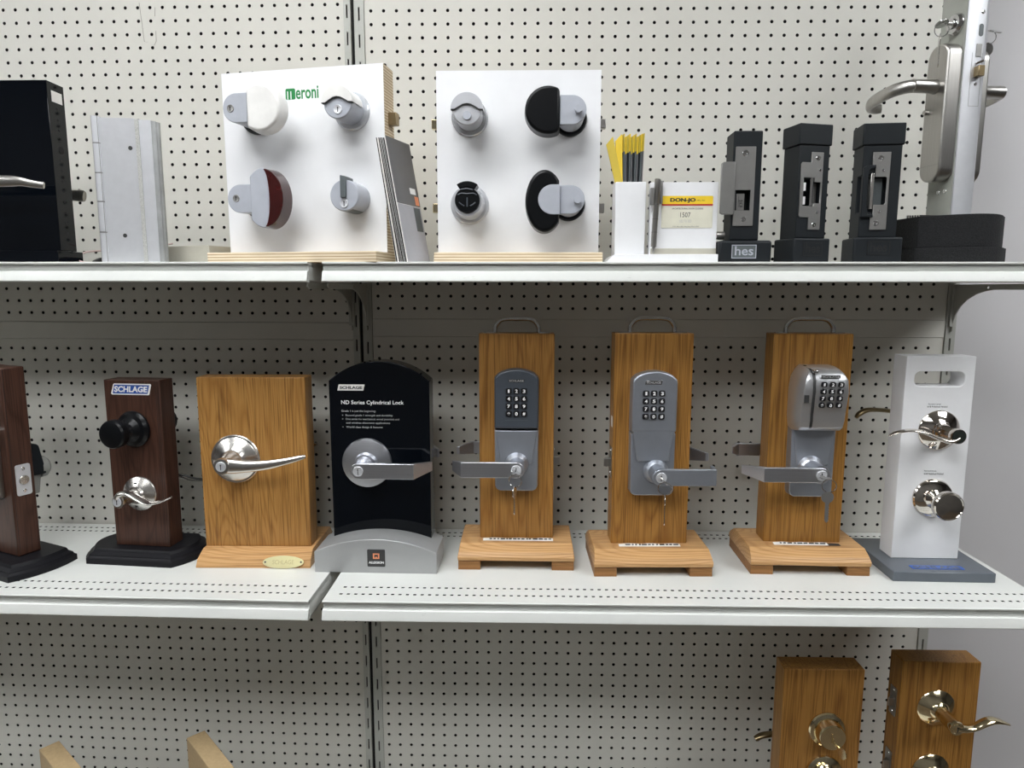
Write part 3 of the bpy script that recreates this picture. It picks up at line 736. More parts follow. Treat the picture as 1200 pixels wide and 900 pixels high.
# E, F, G: oak stands with electronic keypads
def keypad_body(t, two_tone, upper, lower, cx=0):
    yf = -.0225
    w = .0415
    out = arch(cx - w, cx + w, .262, .352, .3725, 16)
    low = [(cx - w, .262), (cx - w + .001, .152), (cx - w + .004, .146), (cx - w + .010, .143), (cx + w - .010, .143), (cx + w - .004, .146), (cx + w - .001, .152), (cx + w, .262)]
    body = MB().prism(low + [(cx + w, .2625), (cx - w, .2625)][:0], yf, yf - .020, 'y', .97).build('lower_housing', lower, t, .002, seg=3)
    up = MB().prism(arch_r(cx - w, cx + w, .2605, .3605, .3740, .007, 18), yf, yf - .026, 'y', .965).build('keypad_housing', upper, t, .003, seg=3)
    if not two_tone:
        # smooth waist panel running from the keypad down to the lever
        pn = [(cx - w * .93, .262), (cx - w * .90, .300), (cx + w * .90, .300), (cx + w * .93, .262), (cx + w * .80, .232), (cx + w * .70, .208), (cx - w * .70, .208), (cx - w * .80, .232)]
        MB().prism([(p[0], p[1]) for p in [pn[0], pn[7], pn[6], pn[5], pn[4], pn[3], pn[2], pn[1]]], yf - .019, yf - .0250, 'y', .97).build('waist_panel', lower, t, .002, seg=3)
    else:
        pn = [(cx - w * .95, .2600), (cx - w * .82, .225), (cx - w * .72, .196), (cx + w * .72, .196), (cx + w * .82, .225), (cx + w * .95, .2600)]
        MB().prism(pn, yf - .0185, yf - .0222, 'y', .97).build('waist_panel', lower, t, .0015, seg=3)
    return up
tE = oak_stand('lock_display_stand', 'oak stand with charcoal and grey keypad lock, its flat lever pointing left', (.2925, -.149, ZL), 0, M_oak)
pull_handle(tE, .437, M_darkchrome)
up = keypad_body(tE, True, M_charcoal, M_dullgrey)
yk = -.0225 - .026
schlage_badge(up, -.0150, .0150, .3495, .3560, yk, M_ink, M_charcoal, M_greyprint, .1, bold=.01)
keypad(up, [-.0140, 0, .0140], [.3337, .3197, .3057, .2917], yk)
MB().box(-.0215, .0215, yk, yk - .0003, .2795, .2800).build('moulded_line', M_dgreypl, up)
flat_lever(tE, .0005, .1960, -.0425, -1, .1000, .048, M_satin, tipd=.032, tipx=.019, h=.0285, tiph=.66, hubr=.0155, conical=.012)
latch(tE, .070, 0, .1925, 1, M_steel, True, .013)
strip_label(tE, -.063, .070, -.0400, -.0300, .0452)
o = MB().lathe([(0, 0), (.034, 0), (.033, .006), (.018, .012), (0, .012)], (0, .0225, .196), (0, 1, 0), 36).build('back_rosette', M_dullgrey, tE)
flat_lever(tE, 0, .2010, .0225, -1, .094, .050, M_satin, side=1, tipd=.034, tipx=.026, h=.0245, key=False, name='back_lever', tiph=.62)

tF = oak_stand('lock_display_stand', 'oak stand with all metal keypad lock, its flat lever pointing right', (.541, -.172, ZL), 1.5, M_oak2, w=.1425, hz=.4395)
pull_handle(tF, .4395, M_darkchrome)
up = keypad_body(tF, False, M_dullgrey, M_dullgrey, cx=-.0015)
schlage_badge(up, -.0195, .0105, .3500, .3572, yk, M_ink, M_chrome, M_greyprint, .15, bold=.01)
keypad(up, [-.0178, -.0035, .0108], [.3340, .3200, .3060, .2920], yk)
flat_lever(tF, .0045, .1905, -.0425, 1, .0975, .048, M_dullgrey, tipd=.036, tipx=.004, h=.0295, hubr=.0160, conical=.012, tiph=.9)
latch(tF, -.0713, -.004, .198, -1, M_steel, True, .014)
strip_label(tF, -.058, .056, -.0400, -.0300, .0452)
MB().box(-.0716, -.0713, -.012, .002, .265, .285).build('edge_tag', M_paper, tF)
MB().lathe([(0, 0), (.034, 0), (.033, .006), (.018, .012), (0, .012)], (0, .0225, .196), (0, 1, 0), 36).build('back_rosette', M_dullgrey, tF)
flat_lever(tF, 0, .1960, .0225, 1, .098, .050, M_dullgrey, side=1, tipd=.034, tipx=.027, h=.0260, key=False, name='back_lever', tiph=.62)

tG = oak_stand('lock_display_stand', 'oak stand with bulky silver card reader keypad lock, its flat lever pointing left', (.832, -.158, ZL), -1, M_oak3, w=.1425, hz=.4385)
pull_handle(tG, .4385, M_darkchrome, x=.043)
yf = -.0225; w = .0405; cx = .002
low = [(cx - w, .285), (cx - w + .001, .148), (cx - w + .004, .142), (cx - w + .010, .139), (cx + w - .010, .139), (cx + w - .004, .142), (cx + w - .001, .148), (cx + w, .285)]
MB().prism(low, yf, yf - .022, 'y', .97).build('lower_housing', M_dullgrey, tG, .002, seg=3)
pn = [(cx - w * .95, .280), (cx - w * .82, .235), (cx - w * .72, .200), (cx + w * .72, .200), (cx + w * .82, .235), (cx + w * .95, .280)]
MB().prism(pn, yf - .0205, yf - .0245, 'y', .97).build('waist_panel', M_dullgrey, tG, .0015, seg=3)
# reader: side profile swells forward, tilted key field
rd = MB(); n = 12
prof = [(.2660, .028), (.2690, .044), (.2760, .053), (.2900, .0565), (.3000, .0570), (.3120, .0600), (.3400, .0660), (.3620, .0670), (.3720, .0620), (.3790, .050), (.3825, .034), (.3830, .020)]
def wid(z):
    t = max(0, (z - .345) / .038); b = max(0, (.285 - z) / .02)
    return .0425 - .016 * t ** 2.2 - .003 * b
rs = []
for z, d in prof:
    ww = wid(z)
    rs.append([(cx - ww, yf, z), (cx - ww, yf - d * .80, z), (cx - ww + .004, yf - d * .97, z), (cx - ww + .010, yf - d, z), (cx + ww - .010, yf - d, z), (cx + ww - .004, yf - d * .97, z), (cx + ww, yf - d * .80, z), (cx + ww, yf, z)])
rdo = MB().rings(rs).build('reader_housing', plain('bright_die_cast', (.66, .67, .69), .33, metal=.85, var=.03), tG, .0015, smooth=50)
# swipe slot, left of the keys
sl = []
for z, d in ((.3835, .022), (.3790, .052), (.3720, .0640), (.3620, .0690), (.3400, .0680), (.3120, .0622), (.3000, .0592), (.2900, .0585), (.2790, .0555), (.2740, .051)):
    xs_ = cx - .0235 + .004 * (.38 - z) / .1
    sl.append([(xs_ - .0021, yf - d, z), (xs_ + .0021, yf - d, z), (xs_ + .0021, yf - d + .006, z), (xs_ - .0021, yf - d + .006, z)])
MB().rings(sl).build('swipe_slot', M_ink, rdo)
MB().box(cx - .0245, cx - .0165, yf - .0665, yf - .0560, .3740, .3795).build('slot_cap', M_chrome, rdo, .001)
kd = MB()
tilt = Matrix.Translation((0, yf - .0664, .337)) @ Matrix.Rotation(math.radians(7.5), 4, 'X') @ Matrix.Translation((0, 0, -.337))
schlage_badge_o = schlage_badge(rdo, cx - .0120, cx + .0210, .3655, .3715, yf - .0675, M_ink, M_ink, M_greyprint, .0, bold=.01)
keypad(rdo, [cx - .0065, cx + .0080, cx + .0225], [.3555, .3430, .3305, .3180], .0, r=.0052, tiltm=tilt)
MB().box(cx - .0375, cx - .0295, yf - .0645, yf - .0655, .322, .336).build('card_symbol', M_ink, rdo).data.transform(Matrix.Identity(4))
flat_lever(tG, -.0015, .1950, yf - .022, -1, .1000, .054, M_satin, tipd=.040, tipx=.028, h=.0265, tiph=.62, hubr=.0165, conical=.012)
latch(tG, .0713, 0, .197, 1, M_steel, True, .007)
strip_label(tG, -.056, .044, -.0400, -.0295, .0452)
MB().box(.0400, .0660, -.0400, -.0295, .0452, .0458).build('black_tab', M_ink, tG)
MB().lathe([(0, 0), (.034, 0), (.033, .006), (.018, .012), (0, .012)], (0, .0225, .196), (0, 1, 0), 36).build('back_rosette', M_dullgrey, tG)
flat_lever(tG, 0, .2020, .0225, -1, .104, .050, M_satin, side=1, tipd=.012, tipx=.010, h=.0255, key=False, name='back_lever', tiph=.62)

# keys in the locks
def lock_keys(label, par, x, z, yl, ins_dir, ring_c, hang_top, hang_face, hang_L=.052, mat=M_chrome, ins_face=(1, 0, 0)):
    t = thing('key_set', label, 'keys', par.location, math.degrees(par.rotation_euler.z))
    mb = MB(); key_shape(mb, (x + ins_dir[0] * 0, yl - .026, z), .044, (0, 1, 0), ins_face, head=.0100)
    mb.build('inserted_key', mat, t)
    ring_mb(ring_c, .0115, .0007, (.25, 1, .1)).build('key_ring', M_chrome, t)
    mb = MB(); key_shape(mb, hang_top, hang_L, (0, -.03, -1), hang_face, head=.0110)
    mb.build('hanging_key', mat, t)
    return t
lock_keys('key with second key on a ring in the charcoal and grey keypad lock', tE, .0005, .196, -.0905, (0, 0, 0), (-.0010, -.1130, .1830), (-.0020, -.114, .1740), (.95, -.3, 0), ins_face=(.3, 0, 1))
lock_keys('key with second key on a ring in the keypad lock whose lever points right', tF, .0045, .1905, -.0905, (0, 0, 0), (.0060, -.1130, .1780), (.0060, -.114, .1690), (1, -.15, 0), hang_L=.056, mat=M_palebrass if False else M_nickel, ins_face=(.8, 0, .6))
lock_keys('silver key in the card reader lock with a broad second key hanging below', tG, -.0015, .195, -.0990, (0, 0, 0), (.0030, -.1200, .1830), (.0010, -.121, .1740), (.1, -1, 0), hang_L=.056, mat=M_hgrey, ins_face=(.1, 0, 1))

# H: white stand
tH = thing('lock_display_stand', 'white stand with slot near its top, polished nickel lever and knob, grey base', 'lock display', (1.06, -.165, ZL), -1)
po = MB().box(-.0612, .0612, -.0225, .0225, .0178, .3992).build('post', M_white2, tH, .0012)
cut(po, MB().prism(rrect(-.0450, .0440, .3440, .3715, .0110, 6), -.05, .05, 'y'))
MB().box(-.0895, .0895, -.0885, .082, 0, .0178).build('base', M_slate, tH, .0012)
bs = MB().prism(rrect(-.0480, .0450, -.074, -.057, .003, 3), .0178, .0182, 'z').build('logo_panel', M_blue, tH)
lettering('SCHLAGE', 'lettering', M_slate, bs, -.0430, .0400, -.0715, -.0600, .0182, flat=True, bold=.03)
yf = -.0225
lettering('Accent Lever', 'small_print', M_ink, tH, -.0170, .0060, .3105, .3132, yf); lettering('618 Polished Nickel', 'small_print', M_ink, tH, -.0180, .0175, .3055, .3083, yf, bold=.01)
lettering('Plymouth Knob', 'small_print', M_ink, tH, -.0140, .0080, .1850, .1877, yf); lettering('618 Polished Nickel', 'small_print', M_ink, tH, -.0140, .0210, .1798, .1828, yf, bold=.01)
rx, rz = .0055, .2635
MB().lathe([(0, 0), (.0370, 0), (.0370, .002), (.0350, .0045), (.0180, .0130), (.0170, .0150), (.0150, .0160), (.0130, .020), (0, .020)], (rx, yf, rz), (0, -1, 0), 56).build('rosette', M_bright, tH, smooth=25)
hub = MB().lathe([(0, .015), (.0120, .015), (.0110, .030), (.0125, .045), (.0140, .054), (.0130, .058), (0, .0585)], (rx, yf, rz), (.04, -1, .0), 32)
lv = swept_lever(tH, [(rx + .004, yf - .050, rz - .004), (rx - .010, yf - .051, rz - .009), (rx - .030, yf - .050, rz - .004), (rx - .055, yf - .049, rz + .006), (rx - .078, yf - .047, rz + .0085), (rx - .098, yf - .045, rz + .004), (rx - .110, yf - .043, rz - .003)],
                 [(.0095, .0060), (.010, .0050), (.0105, .0036), (.0105, .0030), (.0095, .0026), (.0075, .0022), (.003, .0015)], M_bright, hub=hub)
MB().lathe([(0, 0), (.0115, 0), (.0115, .0004), (0, .0004)], (rx + .0023, yf - .0585, rz), (.04, -1, 0), 28).build('dark_face', plain('reflective_dark_face', (.05, .06, .055), .12, metal=.6), lv)
kx, kz = .0045, .1355
MB().lathe([(0, 0), (.0365, 0), (.0365, .003), (.0345, .006), (.0300, .0085), (.0180, .012), (.0120, .018), (.0115, .026), (.0140, .032), (.0220, .038), (.0262, .044), (.0270, .049), (.0262, .0535), (.0245, .0560), (.0235, .0562), (.0225, .0550), (0, .0565)],
           (kx, yf, kz), (0, -1, 0), 56).build('knob', M_bright, tH, smooth=22)
swept_lever(tH, [(rx, .072, rz + .006), (rx - .03, .073, rz + .016), (rx - .06, .073, rz + .020), (rx - .085, .072, rz + .020), (rx - .100, .072, rz + .012), (rx - .106, .072, rz + .004)],
            [(.009, .006), (.009, .0045), (.009, .004), (.008, .0045), (.007, .005), (.004, .003)], M_antique, 'back_lever',
            hub=MB().lathe([(0, 0), (.033, 0), (.03, .006), (.0125, .016), (.0115, .055), (0, .056)], (rx, .0225, rz), (0, 1, 0), 32))
tag([c for c in bpy.data.objects if c.parent == tH and c.name.startswith('back_lever')][0], 'antique brass back lever')
MB().lathe([(0, 0), (.0345, 0), (.030, .0085), (.0115, .026), (.026, .044), (.026, .0535), (0, .0565)], (kx, .0225, kz), (0, 1, 0), 32).build('back_knob', M_antique, tH, smooth=22)

# wire behind the stands
wb = MB().tube(catmull([(-.3950, -.1370, ZL + .157), (-.3700, -.1320, ZL + .153), (-.3450, -.1330, ZL + .147), (-.3160, -.1370, ZL + .146), (-.2950, -.1395, ZL + .146)], 6), .0022, 8).build('cable', M_bwire, None, smooth=60)
wb.name = 'cable'; tag(wb, 'thin dark cable between the brown block and the wide oak slab', 'cable')

# ------------------------------------------------------------------ top shelf
# K: black gloss box
tK = thing('lock_display_stand', 'tall glossy black display box with a steel lever, cut by the left frame edge', 'lock display', (-.62, -.24, ZU))
MB().box(-.13, .1200, 0, .043, .0215, .3040).build('body', M_gloss, tK, .0008)
MB().box(-.14, .1225, -.012, .055, 0, .0210).build('base', M_gloss, tK, .0008)
MB().box(.1201, .1207, .010, .036, .2720, .2900).build('paper_sticker', M_paper, tK)
for k, z in enumerate((.262, .2435, .226, .208, .1775, .159, .141, .124, .106, .088, .070, .052)):
    MB().lathe([(0, 0), (.0022, 0), (.0022, .0003), (0, .0003)], (.12, .021, z), (1, 0, 0), 10).build('hole', M_cavity, tK)  # dark dots paint the pegboard's reflection onto the glossy side
MB().lathe([(0, 0), (.0065, 0), (.0065, .0004), (0, .0004)], (.12, .024, .194), (1, 0, 0), 16).build('hole', M_cavity, tK)
rs_ = MB().lathe([(0, 0), (.026, 0), (.025, .006), (.012, .012), (.0105, .055), (0, .056)], (-.045, 0, .1290), (0, -1, 0), 32).build('rosette', M_steel, tK)
swept_lever(tK, [(-.045, -.056, .1300), (.00, -.057, .1300), (.055, -.057, .1300), (.085, -.056, .1300), (.1000, -.055, .1295), (.1160, -.052, .1265), (.1345, -.049, .1240)], [(.004, .0095), (.004, .0095), (.0045, .0095), (.005, .0092), (.0045, .0075), (.004, .0065), (.0035, .0055)], M_steel)
rs_ = MB().lathe([(0, 0), (.026, 0), (.025, .006), (.012, .012), (.0105, .055), (0, .056)], (-.045, .043, .1290), (0, 1, 0), 32).build('back_rosette', M_steel, tK)
swept_lever(tK, [(-.045, .098, .128), (.02, .100, .128), (.080, .099, .128), (.100, .098, .127), (.108, .096, .1255)], [(.005, .010), (.005, .010), (.005, .010), (.005, .011), (.004, .0095)], M_steel, 'back_lever')
# L: aluminium continuous hinge sample
tL = thing('hinge_sample', 'upright silver aluminium continuous hinge sample beside the glossy black box', 'hinge', (-.375, -.238, ZU), 0)
zs_ = [0, .053, .1045, .1525, .2015, .2465]
for k in range(5):
    MB().lathe([(0, 0), (.0072, .0004), (.0072, zs_[k + 1] - zs_[k] - .0016), (0, zs_[k + 1] - zs_[k] - .0012)], (-.0470, 0, zs_[k]), (0, 0, 1), 24).build('knuckle', M_alu, tL, smooth=40)
MB().box(-.0525, -.0415, -.0052, .0052, 0, .2455).build('knuckle_pin', M_hgrey, tL)  # grey hinge pin seen in the gaps between knuckles
lf = MB().prism([(-.0398, -.0035), (.0185, .0030), (.0185, .0055), (-.0408, -.0005)], 0, .2425, 'z').build('hinge_leaf', M_alu, tL)
for x, z in ((.0082, .1935), (-.0110, .0470)): MB().lathe([(0, -.001), (.0036, -.001), (.0034, .0006), (0, .0006)], (x, .00188 + (x - .0082) * .1115, z), (.11, -1, 0), 14).build('screw_hole', M_ink, lf)
MB().prism([(.0186, .0010), (.0250, .0010), (.0250, .006), (.0186, .006)], 0, .2415, 'z').build('serrated_strip', M_aluedge, tL)
MB().prism([(.0252, .0020), (.0440, .0060), (.0440, .0080), (.0252, .0042)], 0, .2400, 'z').build('second_leaf', M_alu, tL)
MB().prism([(.0442, .0060), (.0475, .0075), (.0500, .0110), (.0488, .0150), (.0512, .0180), (.0512, .0230), (.0490, .0230), (.0440, .0100)], 0, .2390, 'z').build('frame_channel', M_alum_dark, tL)
# wires and things between
w1 = MB().tube(catmull([(-.3950, -.06, ZU + .045), (-.45, -.10, ZU + .032), (-.500, -.16, ZU + .024), (-.5080, -.19, ZU + .012), (-.4900, -.195, ZU + .003), (-.46, -.18, ZU + .003)], 8), .0016, 8).build('wire', M_wire, None, smooth=60)
tag(w1, 'thin pinkish wire curling on the top shelf beside the glossy black box', 'wire')
w2 = MB().tube(catmull([(-.53, -.10, ZU + .006), (-.50, -.12, ZU + .010), (-.46, -.11, ZU + .008), (-.43, -.13, ZU + .010), (-.40, -.12, ZU + .006)], 8), .0055, 10).build('cable', M_bwire, None, smooth=60)
tag(w2, 'thick black cable lying behind the aluminium hinge sample', 'cable')
tS = thing('laminated_slab', 'small off-white laminated slab lying behind the plywood base of the green-logo board', 'slab', (-.300, -.135, ZU), -22)
MB().box(-.052, .058, -.040, .060, .004, .0335).build('slab_body', M_offwhite, tS, .0012)
MB().box(-.050, .056, -.036, .056, 0, .004).build('slab_pad', M_blackpl, tS)

# M: white board with green logo
def d_cap(cx, cz, r, cutx, keep, rz=None, n=36):
    """circle/ellipse clipped by a vertical line; keep = +1 keeps the right"""
    rz = rz or r; pts = []
    c = (cutx - cx) / r; a = math.degrees(math.acos(max(-1, min(1, c))))
    return circ(cx, cz, r, -a, a, n, rz) if keep > 0 else circ(cx, cz, r, a, 360 - a, n, rz)
def slab_out(x_end, x_joint, cz, r, keep):
    """stadium half: rounded end at x_end, straight to x_joint"""
    if keep < 0: return circ(x_end + r, cz, r, 90, 270, 18) + [(x_joint, cz - r), (x_joint, cz + r)]
    return circ(x_end - r, cz, r, 270, 450, 18) + [(x_joint, cz + r), (x_joint, cz - r)]
def board(label, loc, rot, w, base_x0, base_x1):
    t = thing('lock_display_board', label, 'lock display', loc, rot)
    MB().box(-w / 2, w / 2, .0006, .044, .018, .3265).build('board', M_ply, t, .0006)
    MB().box(-w / 2, w / 2, -.0004, .0006, .0182, .3266).build('front_laminate', M_white, t)
    MB().box(base_x0, base_x1, -.047, .095, 0, .0180).build('plywood_base', M_ply, t, .0006)
    return t
tM = board('white board with a green printed logo and four knob locks on a plywood base', (-.076, -.2165, ZU), -10.2, .299, -.1645, .148)
y0 = -.0004
lg = MB().prism(rrect(-.0285, -.0105, .2770, .2950, .0025, 3), y0, y0 - .0004, 'y').build('logo_mark', M_green, tM)
for x in (-.0245, -.0185): MB().box(x - .0008, x + .0008, y0 - .0004, y0 - .0006, .2772, .2905).build('logo_slit', M_white, lg)
lettering('eroni', 'lettering', M_green, tM, -.0095, .0325, .2770, .2975, y0, bold=.02)
# k1 white D knob
def offset_knob(t, sx, joint, cz, keep, cap_out, capmat, yb, name, slabz=.0232, collar=.029, bev=.005):
    r = slabz; sc = (sx + r) if keep < 0 else (sx - r)
    MB().lathe([(0, 0), (collar, 0), (collar, .005), (collar * .93, .008), (0, .008)], (sc, y0, cz), (0, -1, 0), 36).build('collar', M_black, t)
    MB().lathe([(0, 0), (.0225, 0), (.0225, .054), (0, .054)], (sc, y0, cz), (0, -1, 0), 36).build('knob_neck', M_greypl, t)
    s = MB().prism(slab_out(sx, joint, cz, r, keep), y0 - .050, y0 - .0655, 'y').build('grip', M_greypl, t, .001)
    k = MB().prism(cap_out, y0 - .040, y0 - .0700, 'y', .95).build(name, capmat, t, bev, seg=5)
    return s
s = offset_knob(tM, -.1065, -.0630, .2505, -1, d_cap(-.0400, .2490, .0395, -.0632, 1), M_whitepl, 0, 'half_round_cap')
keyway(s, -.0925, .2500, y0 - .0655, .0062, M_dgreypl if False else M_hgrey)
# k2 round knob with white wave cap
def round_knob(t, x, z, body, cap, rose, key=True, lean=0, pin=None):
    MB().lathe([(0, 0), (.0315, 0), (.0315, .003), (.0295, .0055), (.024, .006), (0, .006)], (x, y0, z), (0, -1, 0), 44).build('rosette', rose, t)
    MB().lathe([(0, 0), (.0225, 0), (.0240, .030), (.0245, .054), (.0230, .0565), (0, .0570)], (x, y0, z), (0, -1, 0), 44).build('knob', body, t, smooth=30)
    wave = [(-.0265, .0005), (-.020, .0008), (-.014, .0045), (-.007, .0082), (0, .0095), (.007, .0082), (.014, .0045), (.020, .0008), (.0265, .0005)]
    out = [(x + a, z + b) for a, b in wave] + circ(x, z, .0268, 1, 179, 24)
    o = MB().prism(out, y0 - .018, y0 - .0605, 'y').build('wave_cap', cap, t, .0018, seg=3)
    MB().prism([(x + a, z + b - .0012) for a, b in wave] + [(x + a, z + b) for a, b in reversed(wave)], y0 - .052, y0 - .0602, 'y').build('wave_gap', M_ink, o)
    return o
o = round_knob(tM, .0930, .2520, M_greypl, M_whitepl, plain('white_grey_rosette', (.60, .62, .65), .25, metal=.3))
keyway(o, .0935, .2420, y0 - .0570, .0072)
# k3 maroon ellipse
cxe, cze = -.0370, .1050
lens_r = circ(cxe, cze, .0355, -90, 90, 24, .0490)
split = [(cxe - .001 + .0105 * math.cos(math.radians(a)), cze + .0480 * math.sin(math.radians(a))) for a in range(80, -81, -10)]
left_piece = [(cxe, cze + .049)] + split + [(cxe, cze - .049)] + [p for p in circ(cxe, cze, .0355, 270, 225, 8, .0490)][1:] + [p for p in circ(cxe, cze, .0355, 135, 90, 8, .0490)][:-1]
right_piece = lens_r + split
s = offset_knob(tM, -.1065, -.0600, .1052, -1, right_piece, M_maroon, 0, 'maroon_cap', bev=.011)
MB().prism(left_piece, y0 - .040, y0 - .0690, 'y', .99).build('grey_cap', M_greypl, tM, .0015, seg=3)
keyway(s, -.0905, .1058, y0 - .0655, .0062, M_hgrey)
# k4 short round knob with turn piece
kx, kz = .0955, .1085
MB().lathe([(0, 0), (.0255, 0), (.0255, .046), (.0240, .0480), (0, .0485)], (kx, y0, kz), (0, -1, 0), 44).build('knob', M_greypl, tM, smooth=30)
MB().prism(circ(kx, kz, .0258, 235, 300, 10) + circ(kx, kz, .0235, 300, 235, 10), y0 - .001, y0 - .044, 'y').build('dark_inlay', M_dgreypl, tM)
o = MB().prism([(kx - .0050, kz - .0040), (kx + .0050, kz - .0040), (kx + .0050, kz + .030), (kx - .0050, kz + .032)], y0 - .0480, y0 - .0530, 'y').build('turn_lever', M_dgreypl, tM, .0012)
MB().prism([(kx - .0050, kz + .026), (kx + .0050, kz + .025), (kx + .0050, kz + .030), (kx - .0050, kz + .032)], y0 - .022, y0 - .0500, 'y').build('lever_arm', M_dgreypl, o, .0008)
keyway(o, kx, kz - .0130, y0 - .0485, .0072, M_nickel)
# latch on right edge
MB().box(.1496, .1500, .012, .034, .205, .290).build('edge_plate', M_ply, tM)
MB().box(.1495, .1640, .016, .032, .232, .252).build('latch_bolt', M_antique, tM, .0008)

# N: white board with black and silver knobs
tN = board('white board with two round silver-grey knobs and two black-capped knobs on a plywood base', (.295, -.2, ZU), 0, .2835, -.1435, .1445)
silver = plain('satin_silver_plastic', (.56, .57, .60), .3, metal=.4)
o = round_knob(tN, -.0840, .2485, silver, silver, plain('silver_rosette', (.50, .51, .53), .22, metal=.6))
MB().lathe([(0, 0), (.0072, 0), (.0068, .0025), (0, .0028)], (-.0840, y0 - .0570, .2390), (0, -1, 0), 24).build('push_button', M_greypl, o)
s = offset_knob(tN, .1120, .0688, .2455, 1, d_cap(.0500, .2450, .0395, .0695, -1), M_black, 0, 'half_round_cap')
MB().lathe([(0, 0), (.0062, 0), (.0060, .012), (0, .012)], (.0985, y0 - .0650, .2450), (0, -1, 0), 20).build('push_button', M_greypl, s)
# n3
MB().lathe([(0, 0), (.0335, 0), (.0335, .003), (.0315, .0055), (.0270, .0065), (.0250, .040), (.0245, .050), (0, .0505)], (-.0850, y0, .1025), (0, -1, 0), 44).build('knob', silver, tN, smooth=30)
n3 = MB().lathe([(0, 0), (.0215, 0), (.0205, .0040), (0, .0045)], (-.0850, y0 - .0500, .1040), (0, -1, 0), 40).build('black_turn_face', M_black, tN)
MB().prism(circ(-.0850, .1040, .0310, 55, 125, 10) + circ(-.0850, .1040, .0215, 125, 55, 10), y0 - .020, y0 - .0535, 'y').build('thumb_tab', M_black, tN, .001)
for pts in ([(-.1010, .1120), (-.0950, .1150), (-.0850, .1140), (-.0750, .1150), (-.0690, .1120)], [(-.0960, .1210), (-.0850, .1225), (-.0760, .1205)], [(-.0990, .1000), (-.0940, .0960), (-.0900, .0940)], [(-.0710, .1000), (-.0760, .0960), (-.0800, .0940)], [(-.0850, .1080), (-.0850, .0930)]):
    MB().tube([(a, y0 - .0548, b) for a, b in pts], .0011, 8, (0, 1, 0)).build('raised_ridge', M_charcoal, n3)
# n4 ellipse with round overlay
ell = d_cap(.0450, .1005, .0330, .0700, -1, .0525)
s = offset_knob(tN, .1112, .0705, .1030, 1, ell, M_black, 0, 'oval_cap')
MB().prism(circ(.0580, .1025, .0242, 90, 270, 24) + [(.0700, .0783), (.0700, .1267)], y0 - .0600, y0 - .0715, 'y').build('round_overlay', M_greypl, tN, .0008)
MB().lathe([(0, 0), (.0062, 0), (.0060, .010), (0, .010)], (.0985, y0 - .0650, .1020), (0, -1, 0), 20).build('push_button', M_greypl, s)
for s_, zz, m_ in ((-1, .243, M_brass), (-1, .099, M_brass), (1, .243, M_steel), (1, .099, M_steel)):
    MB().box(s_ * .1415, s_ * .1530, .018, .030, zz - .008, zz + .008).build('latch_bolt', m_, tN, .0008)

# brochures leaning beside the green-logo board
nb = 8
for k in range(nb):
    u = k / (nb - 1)
    xb = .0915 + .0185 * u; xt = .0625 + .0135 * u; H = .205 if k == nb - 1 else .201
    col = M_cgrey if k % 3 != 1 else M_paper
    lab = ('outermost leaning brochure with a dark and light grey cover beside the green-logo board' if k == nb - 1 else 'thin brochure in the leaning stack beside the green-logo board')
    t = thing('brochure', lab, 'brochure', (xb, -.2740, ZU), 0, None if k == nb - 1 else 'leaning brochures seen edge-on beside the green-logo board')
    dx = .026 + .001 * u; dy = .076; th = .0013
    def sheet(z0, z1, a, b, off=0.):
        def q(z, yy): return ((xt - xb) * z / H + dx * yy / dy, yy, z)
        lo = [q(z0, a), q(z0, b)]; hi = [q(z1, a), q(z1, b)]
        mbs = MB().hexa([(lo[0][0] + off, lo[0][1], z0), (lo[0][0] + off + th, lo[0][1], z0), (lo[1][0] + off + th, lo[1][1], z0), (lo[1][0] + off, lo[1][1], z0)],
                        [(hi[0][0] + off, hi[0][1], z1), (hi[0][0] + off + th, hi[0][1], z1), (hi[1][0] + off + th, hi[1][1], z1), (hi[1][0] + off, hi[1][1], z1)])
        return mbs
    sheet(0.0005, H, 0, dy, 0).build('pages', M_paper, t)
    if k == nb - 1:
        sheet(.098, H, 0.001, dy - .001, .0008).build('dark_cover_panel', M_cgrey, t)
        sheet(.0008, .097, 0.001, dy - .001, .0008).build('light_cover_panel', M_clgrey, t)
        sheet(.055, .095, .050, .070, .0012).build('printed_picture', M_dgreypl, t)
        sheet(.118, .128, .048, .066, .0012).build('printed_picture', M_glyph, t)
        sheet(.100, .115, .060, .072, .0012).build('printed_picture', M_orange, t)
    else:
        sheet(.0008, H + .0002, -.0002, dy - .001, .0005).build('cover', col if k % 2 else M_black, t)

# P: white hinge sample display
tP = thing('hinge_display', 'low white display with a yellow-topped label and a standing hinge pin', 'hinge display', (.54, -.24, ZU))
MB().prism([(-.0975, 0), (.0935, 0), (.0935, .0145), (-.0800, .0145), (-.0860, .0105), (-.0900, .0050)], -.012, .075, 'y').build('base', M_white2, tP, .0008)
MB().box(-.0800, -.0285, 0, .045, .0145, .1350).build('post', M_white2, tP, .0012)
MB().box(-.0205, .0937, .004, .018, .0145, .1350).build('panel', M_white2, tP, .0008)
MB().box(-.018, .0937, .0020, .0045, .0145, .0250).build('ledge', M_offwhite, tP, .0008)
sk = MB().prism(rrect(-.0010, .0855, .0590, .1125, .002, 3), .004, .0034, 'y').build('label_sticker', M_label, tP)
MB().prism(rrect(-.0008, .0853, .0985, .1123, .002, 3), .0034, .0032, 'y').build('yellow_band', M_yellow, sk)
MB().box(-.0008, .0853, .0034, .0031, .0962, .0988).build('red_stripe', M_red, sk)
lettering('DON-JO', 'lettering', M_ink, sk, .0130, .0560, .1008, .1088, .0032, bold=.05)
lettering('MFG., INC.', 'lettering', M_ink, sk, .0580, .0725, .1035, .1058, .0032)
lettering('ARCHITECTURAL DOOR CLOSERS', 'lettering', M_ink, sk, .0165, .0690, .0900, .0925, .0034)
